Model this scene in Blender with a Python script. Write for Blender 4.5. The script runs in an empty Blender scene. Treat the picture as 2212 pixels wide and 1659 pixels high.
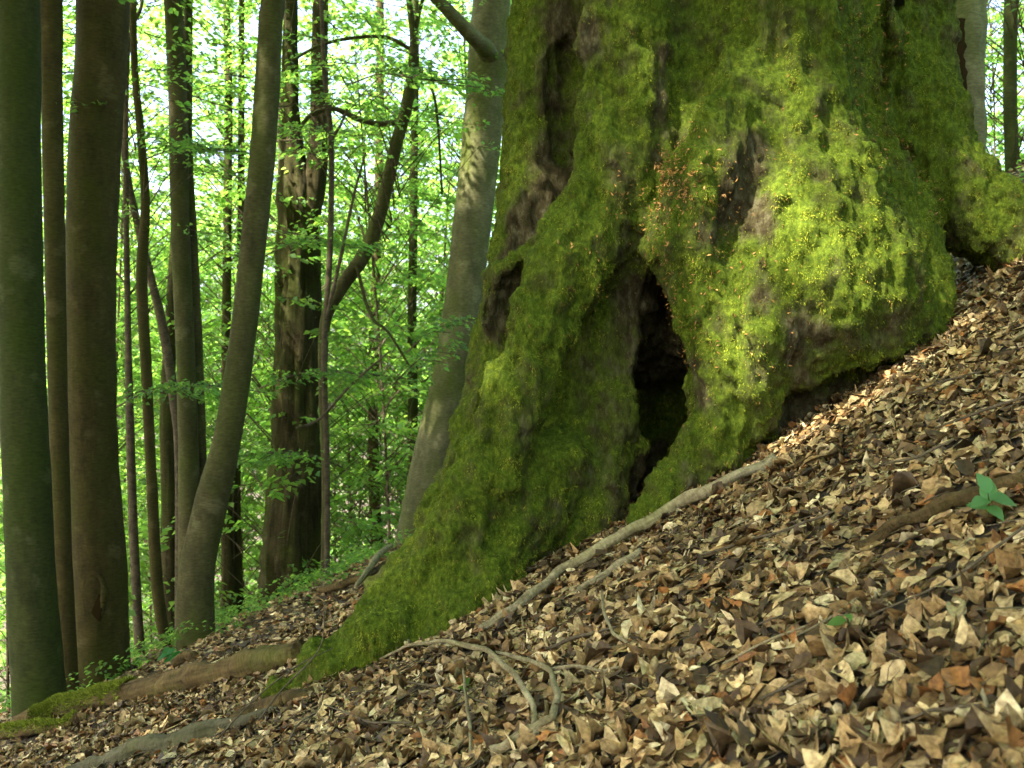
import bpy, math
import numpy as np
from mathutils import Vector

rng = np.random.default_rng(7)
PI = math.pi
scene = bpy.context.scene
col = scene.collection

# ------------------------------------------------------------------ camera, sky, sun, exposure
F = 2170.0            # focal length in units of a 2212 px wide picture
CX, CY = 1106.0, 829.5
CAMZ = 1.1            # eye height above the slope under the camera
cam_data = bpy.data.cameras.new('camera')
cam_data.sensor_width = 36.0
cam_data.lens = 36.0 * F / 2212.0
cam_data.clip_start = 0.05
cam_data.clip_end = 2000
cam_data.dof.use_dof = True
cam_data.dof.focus_distance = 4.4
cam_data.dof.aperture_fstop = 5.0
cam = bpy.data.objects.new('camera', cam_data)
cam.location = (0, 0, CAMZ)
cam.rotation_euler = (math.radians(90), 0, 0)
col.objects.link(cam)
scene.camera = cam

TO_SUN = np.array([-0.50, -0.36, 0.79]); TO_SUN /= np.linalg.norm(TO_SUN)
SUN_EL = math.asin(TO_SUN[2])
SUN_AZ = math.atan2(TO_SUN[0], TO_SUN[1])      # clockwise from +Y
world = bpy.data.worlds.new('World')
scene.world = world
world.use_nodes = True
wn = world.node_tree.nodes; wl = world.node_tree.links
sky = wn.new('ShaderNodeTexSky'); sky.sky_type = 'NISHITA'; sky.sun_disc = False
sky.sun_elevation = SUN_EL; sky.sun_rotation = SUN_AZ % (2 * PI)
sky.air_density = 1.0; sky.dust_density = 6.0; sky.ozone_density = 1.0
bg = wn['Background']; bg.inputs['Strength'].default_value = 0.15
wl.new(sky.outputs[0], bg.inputs[0])
sd = bpy.data.lights.new('sun', 'SUN'); sd.energy = 5.0; sd.angle = math.radians(1.4); sd.color = (1.0, 0.93, 0.80)
sun = bpy.data.objects.new('sun', sd); col.objects.link(sun)
sun.rotation_euler = Vector((-TO_SUN[0], -TO_SUN[1], -TO_SUN[2])).to_track_quat('-Z', 'Y').to_euler()
sun.location = (-10, -5, 30)
scene.view_settings.view_transform = 'Standard'
scene.view_settings.look = 'None'
scene.view_settings.gamma = 1.0
scene.view_settings.exposure = 3.12
scene.cycles.max_bounces = 7
scene.cycles.diffuse_bounces = 4
scene.cycles.transmission_bounces = 4
scene.cycles.glossy_bounces = 2

# ------------------------------------------------------------------ helpers
def ray(u, v):
    return np.array([(u - CX) / F, 1.0, -(v - CY) / F])
def P(u, v, Y):
    d = ray(u, v)
    return np.array([d[0] * Y, Y, CAMZ + d[2] * Y])

_perm = np.random.default_rng(3).permutation(256).astype(np.int64)
_perm = np.concatenate([_perm, _perm, _perm])
_grad = np.random.default_rng(4).normal(size=(256, 3)); _grad /= np.linalg.norm(_grad, axis=1)[:, None]
def noise3(p):
    p = np.asarray(p, float)
    i = np.floor(p).astype(np.int64); f = p - i; i &= 255
    w = f * f * f * (f * (f * 6 - 15) + 10)
    out = np.zeros(len(p))
    for dx in (0, 1):
        for dy in (0, 1):
            for dz in (0, 1):
                h = _perm[_perm[_perm[(i[:, 0] + dx) & 255] + ((i[:, 1] + dy) & 255)] + ((i[:, 2] + dz) & 255)]
                g = _grad[h]
                d = g[:, 0] * (f[:, 0] - dx) + g[:, 1] * (f[:, 1] - dy) + g[:, 2] * (f[:, 2] - dz)
                d = d * (w[:, 0] if dx else 1 - w[:, 0]) * (w[:, 1] if dy else 1 - w[:, 1]) * (w[:, 2] if dz else 1 - w[:, 2])
                out += d
    return out * 1.5
def fbm(p, octs=3, gain=0.5):
    p = np.asarray(p, float); a = 1.0; s = np.zeros(len(p))
    for k in range(octs):
        s += a * noise3(p * (2.03 ** k) + 17.3 * k); a *= gain
    return s

def mesh_from(name, verts, faces, smooth=True):
    me = bpy.data.meshes.new(name)
    verts = np.asarray(verts, np.float32)
    fl = faces if isinstance(faces, list) else [faces]
    fl = [np.asarray(f, np.int32) for f in fl if len(f)]
    me.vertices.add(len(verts)); me.vertices.foreach_set('co', verts.ravel())
    loops = np.concatenate([f.ravel() for f in fl])
    tot = np.concatenate([np.full(len(f), f.shape[1], np.int32) for f in fl])
    me.loops.add(len(loops)); me.loops.foreach_set('vertex_index', loops)
    me.polygons.add(len(tot))
    me.polygons.foreach_set('loop_start', np.concatenate([[0], np.cumsum(tot)[:-1]]).astype(np.int32))
    if smooth:
        me.polygons.foreach_set('use_smooth', np.ones(len(tot), bool))
    me.update(calc_edges=True)
    return me
def set_col(me, c, name='tint'):
    a = me.color_attributes.new(name, 'FLOAT_COLOR', 'POINT')
    c = np.asarray(c, np.float32)
    if c.shape[1] == 3:
        c = np.concatenate([c, np.ones((len(c), 1), np.float32)], 1)
    a.data.foreach_set('color', c.ravel())
def add(name, me, mat, parent=None, label=None, cat=None, group=None, kind=None):
    o = bpy.data.objects.new(name, me); col.objects.link(o)
    if me is not None and mat is not None and not me.materials:
        me.materials.append(mat)
    if parent is not None: o.parent = parent
    if label: o['label'] = label
    if cat: o['category'] = cat
    if group: o['group'] = group
    if kind: o['kind'] = kind
    return o

# ------------------------------------------------------------------ materials
def new_mat(name):
    m = bpy.data.materials.new(name); m.use_nodes = True
    nt = m.node_tree
    return m, nt, nt.nodes, nt.links, nt.nodes['Principled BSDF']
def ramp(n, stops):
    r = n.new('ShaderNodeValToRGB')
    e = r.color_ramp.elements
    e[0].position, e[0].color = stops[0][0], (*stops[0][1], 1)
    e[1].position, e[1].color = stops[-1][0], (*stops[-1][1], 1)
    for p, c in stops[1:-1]:
        k = e.new(p); k.color = (*c, 1)
    return r
def tex(n, l, coord, scale, sc=(1, 1, 1), detail=6, rough=0.6):
    mp = n.new('ShaderNodeMapping'); mp.inputs['Scale'].default_value = sc
    l.new(coord, mp.inputs['Vector'])
    t = n.new('ShaderNodeTexNoise'); t.inputs['Scale'].default_value = scale
    t.inputs['Detail'].default_value = detail; t.inputs['Roughness'].default_value = rough
    l.new(mp.outputs[0], t.inputs['Vector'])
    return t
def mixc(n, l, fac, a, b, mode='MIX'):
    m = n.new('ShaderNodeMix'); m.data_type = 'RGBA'; m.blend_type = mode
    for k, s in ((0, fac), (6, a), (7, b)):
        if hasattr(s, 'is_linked') or hasattr(s, 'links'): l.new(s, m.inputs[k])
        elif k == 0: m.inputs[0].default_value = s
        else: m.inputs[k].default_value = (*s, 1)
    return m.outputs[2]
def bump(n, l, b, h, strength, dist):
    bp = n.new('ShaderNodeBump'); bp.inputs['Strength'].default_value = strength; bp.inputs['Distance'].default_value = dist
    l.new(h, bp.inputs['Height']); l.new(bp.outputs[0], b.inputs['Normal'])

def bark_mat(name, dark, light, moss, moss_amt, stretch=0.25, rough_scale=9.0, bstr=0.5):
    m, nt, n, l, b = new_mat(name)
    tc = n.new('ShaderNodeTexCoord').outputs['Object']
    a = tex(n, l, tc, rough_scale, (1, 1, stretch), 8, 0.65)
    r = ramp(n, [(0.33, dark), (0.66, light)]); l.new(a.outputs[0], r.inputs[0])
    g = tex(n, l, tc, 2.2, (1, 1, 0.5), 5, 0.6)
    rg = ramp(n, [(0.62 - moss_amt * 0.4, (0, 0, 0)), (0.86 - moss_amt * 0.4, (1, 1, 1))]); l.new(g.outputs[0], rg.inputs[0])
    c = mixc(n, l, rg.outputs[0], r.outputs[0], moss)
    sp = tex(n, l, tc, 3.3, (1.3, 1.3, 1.3), 3, 0.5)          # pale lichen blotches
    rs = ramp(n, [(0.60, (0, 0, 0)), (0.68, (0.35, 0.35, 0.35))]); l.new(sp.outputs[0], rs.inputs[0])
    c = mixc(n, l, rs.outputs[0], c, tuple(min(1, x * 1.5 + 0.02) for x in light))
    fn = tex(n, l, tc, 26.0, (0.7, 0.7, 2.6), 6, 0.7)
    rf = ramp(n, [(0.34, (0.62, 0.60, 0.56)), (0.62, (1.12, 1.12, 1.1))]); l.new(fn.outputs[0], rf.inputs[0])
    c = mixc(n, l, 1.0, c, rf.outputs[0], 'MULTIPLY')
    l.new(c, b.inputs['Base Color'])
    b.inputs['Roughness'].default_value = 0.9
    b.inputs['Specular IOR Level'].default_value = 0.15
    ad = n.new('ShaderNodeMath'); ad.operation = 'ADD'; l.new(a.outputs[0], ad.inputs[0]); l.new(fn.outputs[0], ad.inputs[1])
    bump(n, l, b, ad.outputs[0], bstr, 0.03)
    return m

def leaf_mat(name, trans=0.6, gloss=0.35):
    m, nt, n, l, b = new_mat(name)
    at = n.new('ShaderNodeAttribute'); at.attribute_name = 'tint'
    l.new(at.outputs['Color'], b.inputs['Base Color'])
    b.inputs['Roughness'].default_value = 0.55
    b.inputs['Specular IOR Level'].default_value = gloss
    t = n.new('ShaderNodeBsdfTranslucent')
    hs = n.new('ShaderNodeHueSaturation'); hs.inputs['Value'].default_value = 2.6; hs.inputs['Hue'].default_value = 0.485
    hs.inputs['Saturation'].default_value = 1.05
    l.new(at.outputs['Color'], hs.inputs['Color']); l.new(hs.outputs[0], t.inputs['Color'])
    mx = n.new('ShaderNodeMixShader'); mx.inputs[0].default_value = trans
    l.new(b.outputs[0], mx.inputs[1]); l.new(t.outputs[0], mx.inputs[2])
    l.new(mx.outputs[0], n['Material Output'].inputs['Surface'])
    return m

M = {}
M['beech'] = bark_mat('beech_bark', (0.034, 0.031, 0.012), (0.082, 0.073, 0.030), (0.046, 0.058, 0.009), 0.45, 0.5, 6.0, 0.25)
M['green_beech'] = bark_mat('algae_beech_bark', (0.019, 0.023, 0.006), (0.046, 0.050, 0.014), (0.029, 0.040, 0.005), 0.6, 0.4, 6.0, 0.25)
M['brown_beech'] = bark_mat('brown_beech_bark', (0.032, 0.025, 0.007), (0.068, 0.053, 0.016), (0.042, 0.045, 0.006), 0.45, 0.45, 7.0, 0.3)
M['gray_beech'] = bark_mat('gray_beech_bark', (0.075, 0.075, 0.035), (0.165, 0.155, 0.08), (0.08, 0.10, 0.018), 0.5, 0.6, 4.0, 0.2)
M['old_bark'] = bark_mat('furrowed_bark', (0.014, 0.011, 0.004), (0.066, 0.053, 0.020), (0.046, 0.056, 0.008), 0.5, 0.06, 16.0, 1.0)
M['twig'] = bark_mat('twig_bark', (0.045, 0.034, 0.022), (0.12, 0.095, 0.06), (0.07, 0.08, 0.025), 0.2, 1.0, 14.0, 0.3)
M['stick'] = bark_mat('dead_stick_bark', (0.14, 0.11, 0.06), (0.38, 0.32, 0.19), (0.17, 0.165, 0.05), 0.35, 0.12, 26.0, 0.8)
M['log'] = bark_mat('rotting_log', (0.035, 0.022, 0.009), (0.17, 0.115, 0.045), (0.10, 0.115, 0.018), 0.35, 0.10, 18.0, 1.0)
M['slab'] = bark_mat('gray_dead_wood', (0.045, 0.040, 0.022), (0.17, 0.15, 0.09), (0.10, 0.11, 0.025), 0.4, 0.10, 20.0, 1.0)
M['leaf'] = leaf_mat('green_leaf')

# soil
m, nt, n, l, b = new_mat('forest_soil')
tc = n.new('ShaderNodeTexCoord').outputs['Object']
a = tex(n, l, tc, 28, (1, 1, 1), 8, 0.7)
r = ramp(n, [(0.3, (0.010, 0.007, 0.004)), (0.55, (0.045, 0.030, 0.014)), (0.75, (0.10, 0.068, 0.030))]); l.new(a.outputs[0], r.inputs[0])
l.new(r.outputs[0], b.inputs['Base Color']); b.inputs['Roughness'].default_value = 0.95
bump(n, l, b, a.outputs[0], 0.9, 0.03)
M['soil'] = m

# dry leaf: tint attribute (litter mass) / object colour (single leaves)
def dry_mat(name, from_object):
    m, nt, n, l, b = new_mat(name)
    if from_object:
        c0 = n.new('ShaderNodeObjectInfo').outputs['Color']
    else:
        at = n.new('ShaderNodeAttribute'); at.attribute_name = 'tint'; c0 = at.outputs['Color']
    tc = n.new('ShaderNodeTexCoord').outputs['Object']
    a = tex(n, l, tc, 60, (1, 1, 1), 4, 0.6)
    r = ramp(n, [(0.32, (0.38, 0.33, 0.28)), (0.62, (1.12, 1.1, 1.06))]); l.new(a.outputs[0], r.inputs[0])
    c = mixc(n, l, 1.0, c0, r.outputs[0], 'MULTIPLY')
    l.new(c, b.inputs['Base Color'])
    b.inputs['Roughness'].default_value = 0.6; b.inputs['Specular IOR Level'].default_value = 0.22
    bump(n, l, b, a.outputs[0], 0.35, 0.004)
    return m
M['dry'] = dry_mat('dry_leaf_litter', False)
M['dry_single'] = dry_mat('dry_leaf', True)

# mossy bark of the old tree: 'moss' in the red channel of the tint attribute
m, nt, n, l, b = new_mat('mossy_bark')
at = n.new('ShaderNodeAttribute'); at.attribute_name = 'tint'
tc = n.new('ShaderNodeTexCoord').outputs['Object']
bk = tex(n, l, tc, 22, (1, 1, 0.45), 8, 0.7)
rb = ramp(n, [(0.3, (0.016, 0.012, 0.005)), (0.5, (0.055, 0.044, 0.019)), (0.72, (0.15, 0.135, 0.075))]); l.new(bk.outputs[0], rb.inputs[0])
ms = tex(n, l, tc, 40, (1, 1, 0.6), 8, 0.75)
rm = ramp(n, [(0.28, (0.012, 0.020, 0.002)), (0.5, (0.062, 0.092, 0.007)), (0.72, (0.16, 0.20, 0.016))]); l.new(ms.outputs[0], rm.inputs[0])
c = mixc(n, l, at.outputs['Color'], rb.outputs[0], rm.outputs[0])
l.new(c, b.inputs['Base Color']); b.inputs['Roughness'].default_value = 1.0; b.inputs['Specular IOR Level'].default_value = 0.1
bump(n, l, b, ms.outputs[0], 1.0, 0.03)
M['moss_bark'] = m
m, nt, n, l, b = new_mat('moss_strands')
at = n.new('ShaderNodeAttribute'); at.attribute_name = 'tint'
l.new(at.outputs['Color'], b.inputs['Base Color']); b.inputs['Roughness'].default_value = 0.9; b.inputs['Specular IOR Level'].default_value = 0.12
M['moss'] = m

# ------------------------------------------------------------------ ground
def smooth_pos(t, k=1.0):
    return 0.5 * (t + np.sqrt(t * t + k * k))
def ground_z(x, y):
    x = np.asarray(x, float); y = np.asarray(y, float)
    s = np.where(x > 0, 0.5 * 14 * np.tanh(x / 14) + 0.03 * np.clip(x, 0, 6) ** 2, 0.44 * 16 * np.tanh(x / 16))
    fall = 0.13 * smooth_pos(np.minimum(y, 70) - 10.0, 2.0) - 0.03
    p = np.stack([x * 0.55, y * 0.55, np.zeros_like(x)], -1).reshape(-1, 3)
    bumps = noise3(p).reshape(x.shape) * 0.07
    p2 = np.stack([x * 2.1, y * 2.1, np.full_like(x, 5.5)], -1).reshape(-1, 3)
    bumps = bumps + noise3(p2).reshape(x.shape) * 0.028
    return s - fall + bumps
def gz(x, y):
    return float(ground_z(np.array([x]), np.array([y]))[0])
def G(u, v, lift=0.0, ymax=40):
    """where the view ray through a pixel meets the slope"""
    d = ray(u, v); Y = np.linspace(0.8, ymax, 4000)
    h = CAMZ + d[2] * Y - ground_z(d[0] * Y, Y)
    k = np.argmax(h < 0)
    if h[k] >= 0: k = len(Y) - 1
    return np.array([d[0] * Y[k], Y[k], CAMZ + d[2] * Y[k] + lift])

def axis(lo, hi, fine_lo, fine_hi, step, far):
    a = [*np.arange(fine_lo, fine_hi + 1e-6, step)]
    s = step
    while a[-1] < hi: s = min(s * 1.18, far); a.append(a[-1] + s)
    s = step
    while a[0] > lo: s = min(s * 1.18, far); a.insert(0, a[0] - s)
    return np.array(a)
gx = axis(-220, 220, -6.0, 4.5, 0.07, 12); gy = axis(-60, 320, 0.6, 13, 0.07, 12)
X, Yg = np.meshgrid(gx, gy, indexing='ij')
Z = ground_z(X, Yg)
near = (np.abs(X) < 8) & (Yg < 15) & (Yg > 0)
Z = Z + np.where(near, noise3(np.stack([X.ravel() * 8, Yg.ravel() * 8, X.ravel() * 0 + 2], -1)).reshape(X.shape) * 0.012, 0)
idx = np.arange(X.size).reshape(X.shape)
q = np.stack([idx[:-1, :-1].ravel(), idx[1:, :-1].ravel(), idx[1:, 1:].ravel(), idx[:-1, 1:].ravel()], -1)
add('ground', mesh_from('ground', np.stack([X.ravel(), Yg.ravel(), Z.ravel()], -1), q), M['soil'], kind='structure',
    label='steep leaf covered forest slope rising to one side')

# ------------------------------------------------------------------ tubes
def catmull(pts, per):
    pts = np.asarray(pts, float)
    q = np.vstack([2 * pts[0] - pts[1], pts, 2 * pts[-1] - pts[-2]])
    out = []
    for i in range(len(pts) - 1):
        t = np.linspace(0, 1, per, endpoint=False)[:, None]
        p0, p1, p2, p3 = q[i], q[i + 1], q[i + 2], q[i + 3]
        out.append(0.5 * (2 * p1 + (p2 - p0) * t + (2 * p0 - 5 * p1 + 4 * p2 - p3) * t ** 2 + (3 * p1 - p0 - 3 * p2 + p3) * t ** 3))
    out.append(pts[-1:])
    return np.vstack(out)
def tube(path, radii, sides=16, per=6, rough=0.06, nscale=3.0, flare=0.0, flat=1.0, seed=0.0, furrow=0.0):
    """path: (n,3); radii: (n,). Returns verts, faces of a closed, uneven tube."""
    pr = catmull(np.hstack([np.asarray(path, float), np.asarray(radii, float)[:, None]]), per)
    c, r = pr[:, :3], np.maximum(pr[:, 3], 0.001)
    t = np.gradient(c, axis=0); t /= np.linalg.norm(t, axis=1)[:, None] + 1e-9
    ref = np.array([0.0, 1.0, 0.0]) if abs(t[0, 1]) < 0.9 else np.array([1.0, 0, 0])
    a = np.cross(t, ref); a /= np.linalg.norm(a, axis=1)[:, None]
    bb = np.cross(t, a)
    th = np.linspace(0, 2 * PI, sides, endpoint=False)
    ring = np.cos(th)[None, :, None] * a[:, None, :] + np.sin(th)[None, :, None] * bb[:, None, :] * flat
    base = c[:, None, :] + ring * r[:, None, None]
    k = 1 + rough * fbm((base * nscale + seed).reshape(-1, 3), 3).reshape(base.shape[:2])
    if furrow:
        fr = noise3((base * np.array([9, 9, 0.9]) + seed).reshape(-1, 3)).reshape(base.shape[:2])
        k = k - furrow * np.abs(fr)
    if flare:
        h = np.linspace(0, 1, len(c))
        lob = 0.55 + 0.45 * np.cos(th * 4 + seed)[None, :] * np.cos(th * 2.0 - seed * 0.7)[None, :]
        k = k + flare * np.exp(-h * 30)[:, None] * lob
    v = c[:, None, :] + ring * (r[:, None] * k)[..., None]
    nr = len(c)
    vv = v.reshape(-1, 3)
    i = np.arange(nr - 1)[:, None] * sides; j = np.arange(sides)[None, :]; j2 = (j + 1) % sides
    f = np.stack([(i + j), (i + j2), (i + sides + j2), (i + sides + j)], -1).reshape(-1, 4)
    n0 = len(vv)
    vv = np.vstack([vv, c[0], c[-1]])
    jj = np.arange(sides)
    cap = np.stack([np.full(sides, n0), (jj + 1) % sides, jj], -1)
    cap2 = np.stack([np.full(sides, n0 + 1), (nr - 1) * sides + jj, (nr - 1) * sides + (jj + 1) % sides], -1)
    return vv, [f, np.vstack([cap, cap2])]
def join(parts):
    V, Q, T, o = [], [], [], 0
    for v, fs in parts:
        V.append(v)
        for f in fs:
            (Q if f.shape[1] == 4 else T).append(f + o)
        o += len(v)
    return np.vstack(V), [np.vstack(x) for x in (Q, T) if x]

# ------------------------------------------------------------------ leaves
def unit(a):
    return a / (np.linalg.norm(a, axis=-1, keepdims=True) + 1e-9)
def leaf_quads(C, d, nrm, L, W, fold=0.18):
    d = unit(d); s = unit(np.cross(nrm, d)); up = np.cross(d, s)
    L = L[:, None]; W = W[:, None]
    b0 = C - d * L * 0.5; t0 = C + d * L * 0.5 - up * L * 0.08
    l0 = C - d * L * 0.05 + s * W * 0.5 + up * W * fold; r0 = C - d * L * 0.05 - s * W * 0.5 + up * W * fold
    v = np.stack([b0, r0, t0, l0], 1).reshape(-1, 3)
    k = np.arange(len(C))[:, None] * 4
    f = np.concatenate([k + np.array([[0, 1, 2]]), k + np.array([[0, 2, 3]])], 0)
    return v, f
def green(N, warm=0.5, val=1.0):
    t = rng.random(N)[:, None]; w = np.clip(rng.normal(warm, 0.25, N), 0, 1)[:, None]
    a = np.array([[0.060, 0.155, 0.034]]); bq = np.array([[0.13, 0.225, 0.036]])
    c = (a * (1 - w) + bq * w) * (0.75 + 0.5 * t) * val
    return c
def sprays(bases, az, length, n_leaf, size, droop, warm=0.5, val=1.0, width=0.33, rough=1.5):
    """layered beech twigs: leaves lying nearly flat in fans on both sides of each drooping twig"""
    K = len(bases)
    id_ = np.repeat(np.arange(K), n_leaf); N = len(id_)
    t = rng.random(N) ** 0.8
    lat = (rng.random(N) * 2 - 1) * width * (np.sin(PI * np.clip(t * 0.85 + 0.12, 0, 1))) 
    ln = length[id_]; dx, dy = np.cos(az[id_]), np.sin(az[id_])
    C = bases[id_].copy()
    C[:, 0] += dx * t * ln - dy * lat * ln; C[:, 1] += dy * t * ln + dx * lat * ln
    C[:, 2] += -droop[id_] * (t ** 1.6) * ln - 0.10 * np.abs(lat) * ln + rng.normal(0, 0.035, N)
    sgn = np.sign(lat)
    ang = az[id_] + sgn * (0.75 + rng.normal(0, 0.35, N))
    d = np.stack([np.cos(ang), np.sin(ang), -0.15 - 0.35 * rng.random(N)], -1)
    nr = np.stack([rng.normal(0, 0.34 * rough, N), rng.normal(0, 0.34 * rough, N), np.ones(N)], -1)
    L = size * (0.7 + 0.6 * rng.random(N)); W = L * (0.58 + 0.12 * rng.random(N))
    v, f = leaf_quads(C, d, unit(nr), L, W)
    vals = (0.8 + 0.4 * rng.random(K))[id_][:, None]
    c = np.repeat(green(N, warm, val) * vals, 4, 0)
    # twig of each spray: a thin three-sided tapered strip
    T = 3; tt = np.linspace(0, 1, T)
    cx = bases[:, None, :] + np.stack([np.cos(az)[:, None] * tt * length[:, None], np.sin(az)[:, None] * tt * length[:, None],
                                       -droop[:, None] * tt ** 1.6 * length[:, None]], -1)
    rr = (0.009 * (1 - 0.8 * tt))[None, :, None]
    offs = [np.array([0, 0, 1.0]), np.array([0.8, -0.4, -0.5]), np.array([-0.8, 0.4, -0.5])]
    tv = np.stack([cx + o * rr for o in offs], 2).reshape(-1, 3)
    kk = (np.arange(K)[:, None] * T + np.arange(T - 1)[None, :]).reshape(-1, 1) * 3
    tf = np.vstack([np.hstack([kk + j, kk + (j + 1) % 3, kk + 3 + (j + 1) % 3, kk + 3 + j]) for j in range(3)])
    return v, f, c, tv, tf

# leaves cleared from the crowns along sun lines, so sun falls on chosen spots
SUNSPOTS = []      # (point, radius, share of leaves kept)
def open_canopy(C):
    keep = np.ones(len(C), bool)
    for p, rad, share in SUNSPOTS:
        w = C - p; t = w @ TO_SUN
        d = np.linalg.norm(w - t[:, None] * TO_SUN, axis=1)
        e_ = np.clip(d / (1.7 * rad), 0, 1); pk = share + (1 - share) * e_ * e_ * (3 - 2 * e_)
        keep &= ~((t > 0) & (rng.random(len(C)) > pk))
    return keep
def crown(center, rx, ry, rz, n_clump, per, size, spread=0.9, warm=0.4):
    k = unit(rng.normal(size=(n_clump, 3))) * (rng.random(n_clump) ** 0.45)[:, None]
    cc = center + k * np.array([rx, ry, rz])
    id_ = np.repeat(np.arange(n_clump), per); N = len(id_)
    C = cc[id_] + rng.normal(size=(N, 3)) * np.array([spread, spread, spread * 0.35])
    keep = open_canopy(C); C = C[keep]; N = len(C)
    an = rng.random(N) * 2 * PI
    d = np.stack([np.cos(an), np.sin(an), -0.3 * rng.random(N)], -1)
    nr = unit(np.stack([rng.normal(0, 0.45, N), rng.normal(0, 0.45, N), np.ones(N)], -1))
    L = size * (0.7 + 0.6 * rng.random(N))
    v, f = leaf_quads(C, d, nr, L, L * 0.66)
    return v, f, np.repeat(green(N, warm), 4, 0), cc

SUNSPOTS += [
    (P(1640, 520, 5.1), 0.95, 0.12), (P(1900, 520, 5.3), 0.45, 0.25), (P(1560, 900, 5.2), 0.45, 0.15),
    (P(1530, 380, 5.2), 0.4, 0.1), (P(1380, 150, 5.5), 0.35, 0.35), (P(1700, 150, 5.4), 0.4, 0.3), (P(1960, 380, 6.2), 0.4, 0.3), (P(2180, 480, 6.2), 0.4, 0.3),
    (P(1150, 420, 6.0), 0.3, 0.35), (P(1230, 560, 5.4), 0.3, 0.3),  (G(1400, 1260), 0.10, 0.0), (G(1690, 960), 0.16, 0.0),
    (P(1005, 330, 12.75), 0.55, 0.0), (P(560, 260, 9.5), 0.3, 0.3), (P(470, 1000, 9.5), 0.25, 0.3),
    (P(1060, 800, 5.3), 0.35, 0.2), (P(920, 1150, 5.3), 0.35, 0.25), (P(800, 1350, 5.2), 0.3, 0.3), (P(820, 1240, 5.6), 0.15, 0.1),
    (G(1960, 1500), 0.5, 0.5), (G(1350, 1480), 0.4, 0.55), (G(2050, 1050), 0.45, 0.5), (G(300, 1600), 0.5, 0.35),
    (G(620, 1330), 0.6, 0.3), (G(760, 1560), 0.3, 0.5),
]

# ------------------------------------------------------------------ the old mossy tree: signed distance field -> surface nets
def C4(*a): return [(P(u, v, Y), r) for u, v, Y, r in a]
chains = [
    # core
    (C4((1580, -420, 6.9, 1.02), (1580, 250, 6.9, 1.02), (1570, 600, 7.0, 1.06), (1540, 1300, 7.1, 1.15)), 0.25),
    # left flank running down into the long left root
    (C4((1225, -420, 6.5, .33), (1205, 60, 6.4, .32), (1180, 350, 6.3, .30), (1150, 560, 6.15, .28), (1115, 740, 6.0, .25), (1062, 930, 5.85, .22),
        (990, 1110, 5.7, .21), (905, 1250, 5.5, .19), (815, 1365, 5.3, .18), (735, 1435, 5.2, .14), (660, 1485, 5.2, .09)), 0.12),
    # middle ridge
    (C4((1350, -420, 5.85, .34), (1335, 60, 5.8, .33), (1325, 300, 5.75, .30), (1290, 460, 5.65, .25), (1225, 590, 5.5, .21), (1165, 720, 5.42, .19),
        (1108, 850, 5.38, .19), (1050, 1010, 5.32, .18), (985, 1150, 5.28, .17), (920, 1270, 5.25, .16), (840, 1370, 5.12, .15), (750, 1440, 5.1, .12), (690, 1475, 5.1, .08)), 0.12),
    (C4((1410, -420, 5.9, .32), (1410, 100, 5.87, .31), (1395, 350, 5.82, .30), (1360, 520, 5.8, .27)), 0.14),
    # crossing fold that closes the upper groove
    (C4((1235, 500, 5.65, .13), (1160, 555, 5.68, .12), (1095, 600, 5.78, .11), (1055, 690, 5.82, .10)), 0.07),
    # broad lower left buttress
    (C4((1310, 560, 6.02, .32), (1265, 760, 6.15, .38), (1225, 950, 6.12, .43), (1180, 1130, 5.97, .42), (1100, 1300, 5.75, .32)), 0.16),
    (C4((1180, 1010, 5.6, .25), (1110, 1150, 5.45, .22), (1050, 1265, 5.22, .17), (985, 1345, 5.05, .13), (930, 1400, 4.98, .09)), 0.09),
    (C4((1300, 1150, 5.85, .20), (1180, 1260, 5.6, .12), (1110, 1310, 5.5, .08)), 0.08),
    (C4((1345, 600, 5.85, .17), (1345, 850, 5.82, .20), (1325, 1050, 5.75, .20), (1270, 1180, 5.65, .16)), 0.14),
    # big right lobe
    (C4((1670, -420, 5.85, .46), (1675, 80, 5.8, .45), (1685, 300, 5.72, .46), (1715, 480, 5.68, .54), (1750, 630, 5.7, .63), (1775, 700, 5.8, .62)), 0.14),
    (C4((1580, 200, 5.5, .24), (1510, 390, 5.36, .23), (1475, 530, 5.33, .20), (1515, 660, 5.33, .19), (1565, 800, 5.4, .23)), 0.12),
    (C4((1800, -420, 6.1, .38), (1805, 100, 6.1, .36), (1835, 320, 6.0, .34), (1890, 480, 5.9, .34), (1920, 620, 5.85, .34), (1905, 740, 5.9, .30)), 0.14),
    (C4((1680, 560, 5.45, .35), (1640, 720, 5.4, .34), (1600, 850, 5.4, .28), (1535, 960, 5.36, .21), (1455, 1065, 5.3, .15), (1380, 1150, 5.25, .09)), 0.12),
    (C4((1640, 800, 5.5, .30), (1620, 930, 5.6, .20), (1600, 1010, 5.65, .10)), 0.10),
    (C4((1880, 415, 5.62, .10), (1925, 440, 5.62, .085), (1960, 500, 5.62, .09)), 0.07),
    # right rear root
    (C4((1945, -420, 6.75, .33), (1950, 80, 6.7, .32), (1990, 280, 6.6, .31), (2045, 400, 6.5, .30), (2125, 475, 6.42, .28), (2225, 550, 6.35, .22), (2400, 575, 6.4, .20)), 0.12),
    # small mossy knobs at the toe of the left root
    (C4((690, 1415, 5.2, .10), (675, 1460, 5.15, .10)), 0.05),
    (C4((615, 1485, 5.2, .09), (575, 1505, 5.2, .06)), 0.05),
    (C4((1310, 1240, 5.32, .05), (1250, 1300, 5.2, .05), (1130, 1340, 5.15, .04)), 0.04),
]
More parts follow.
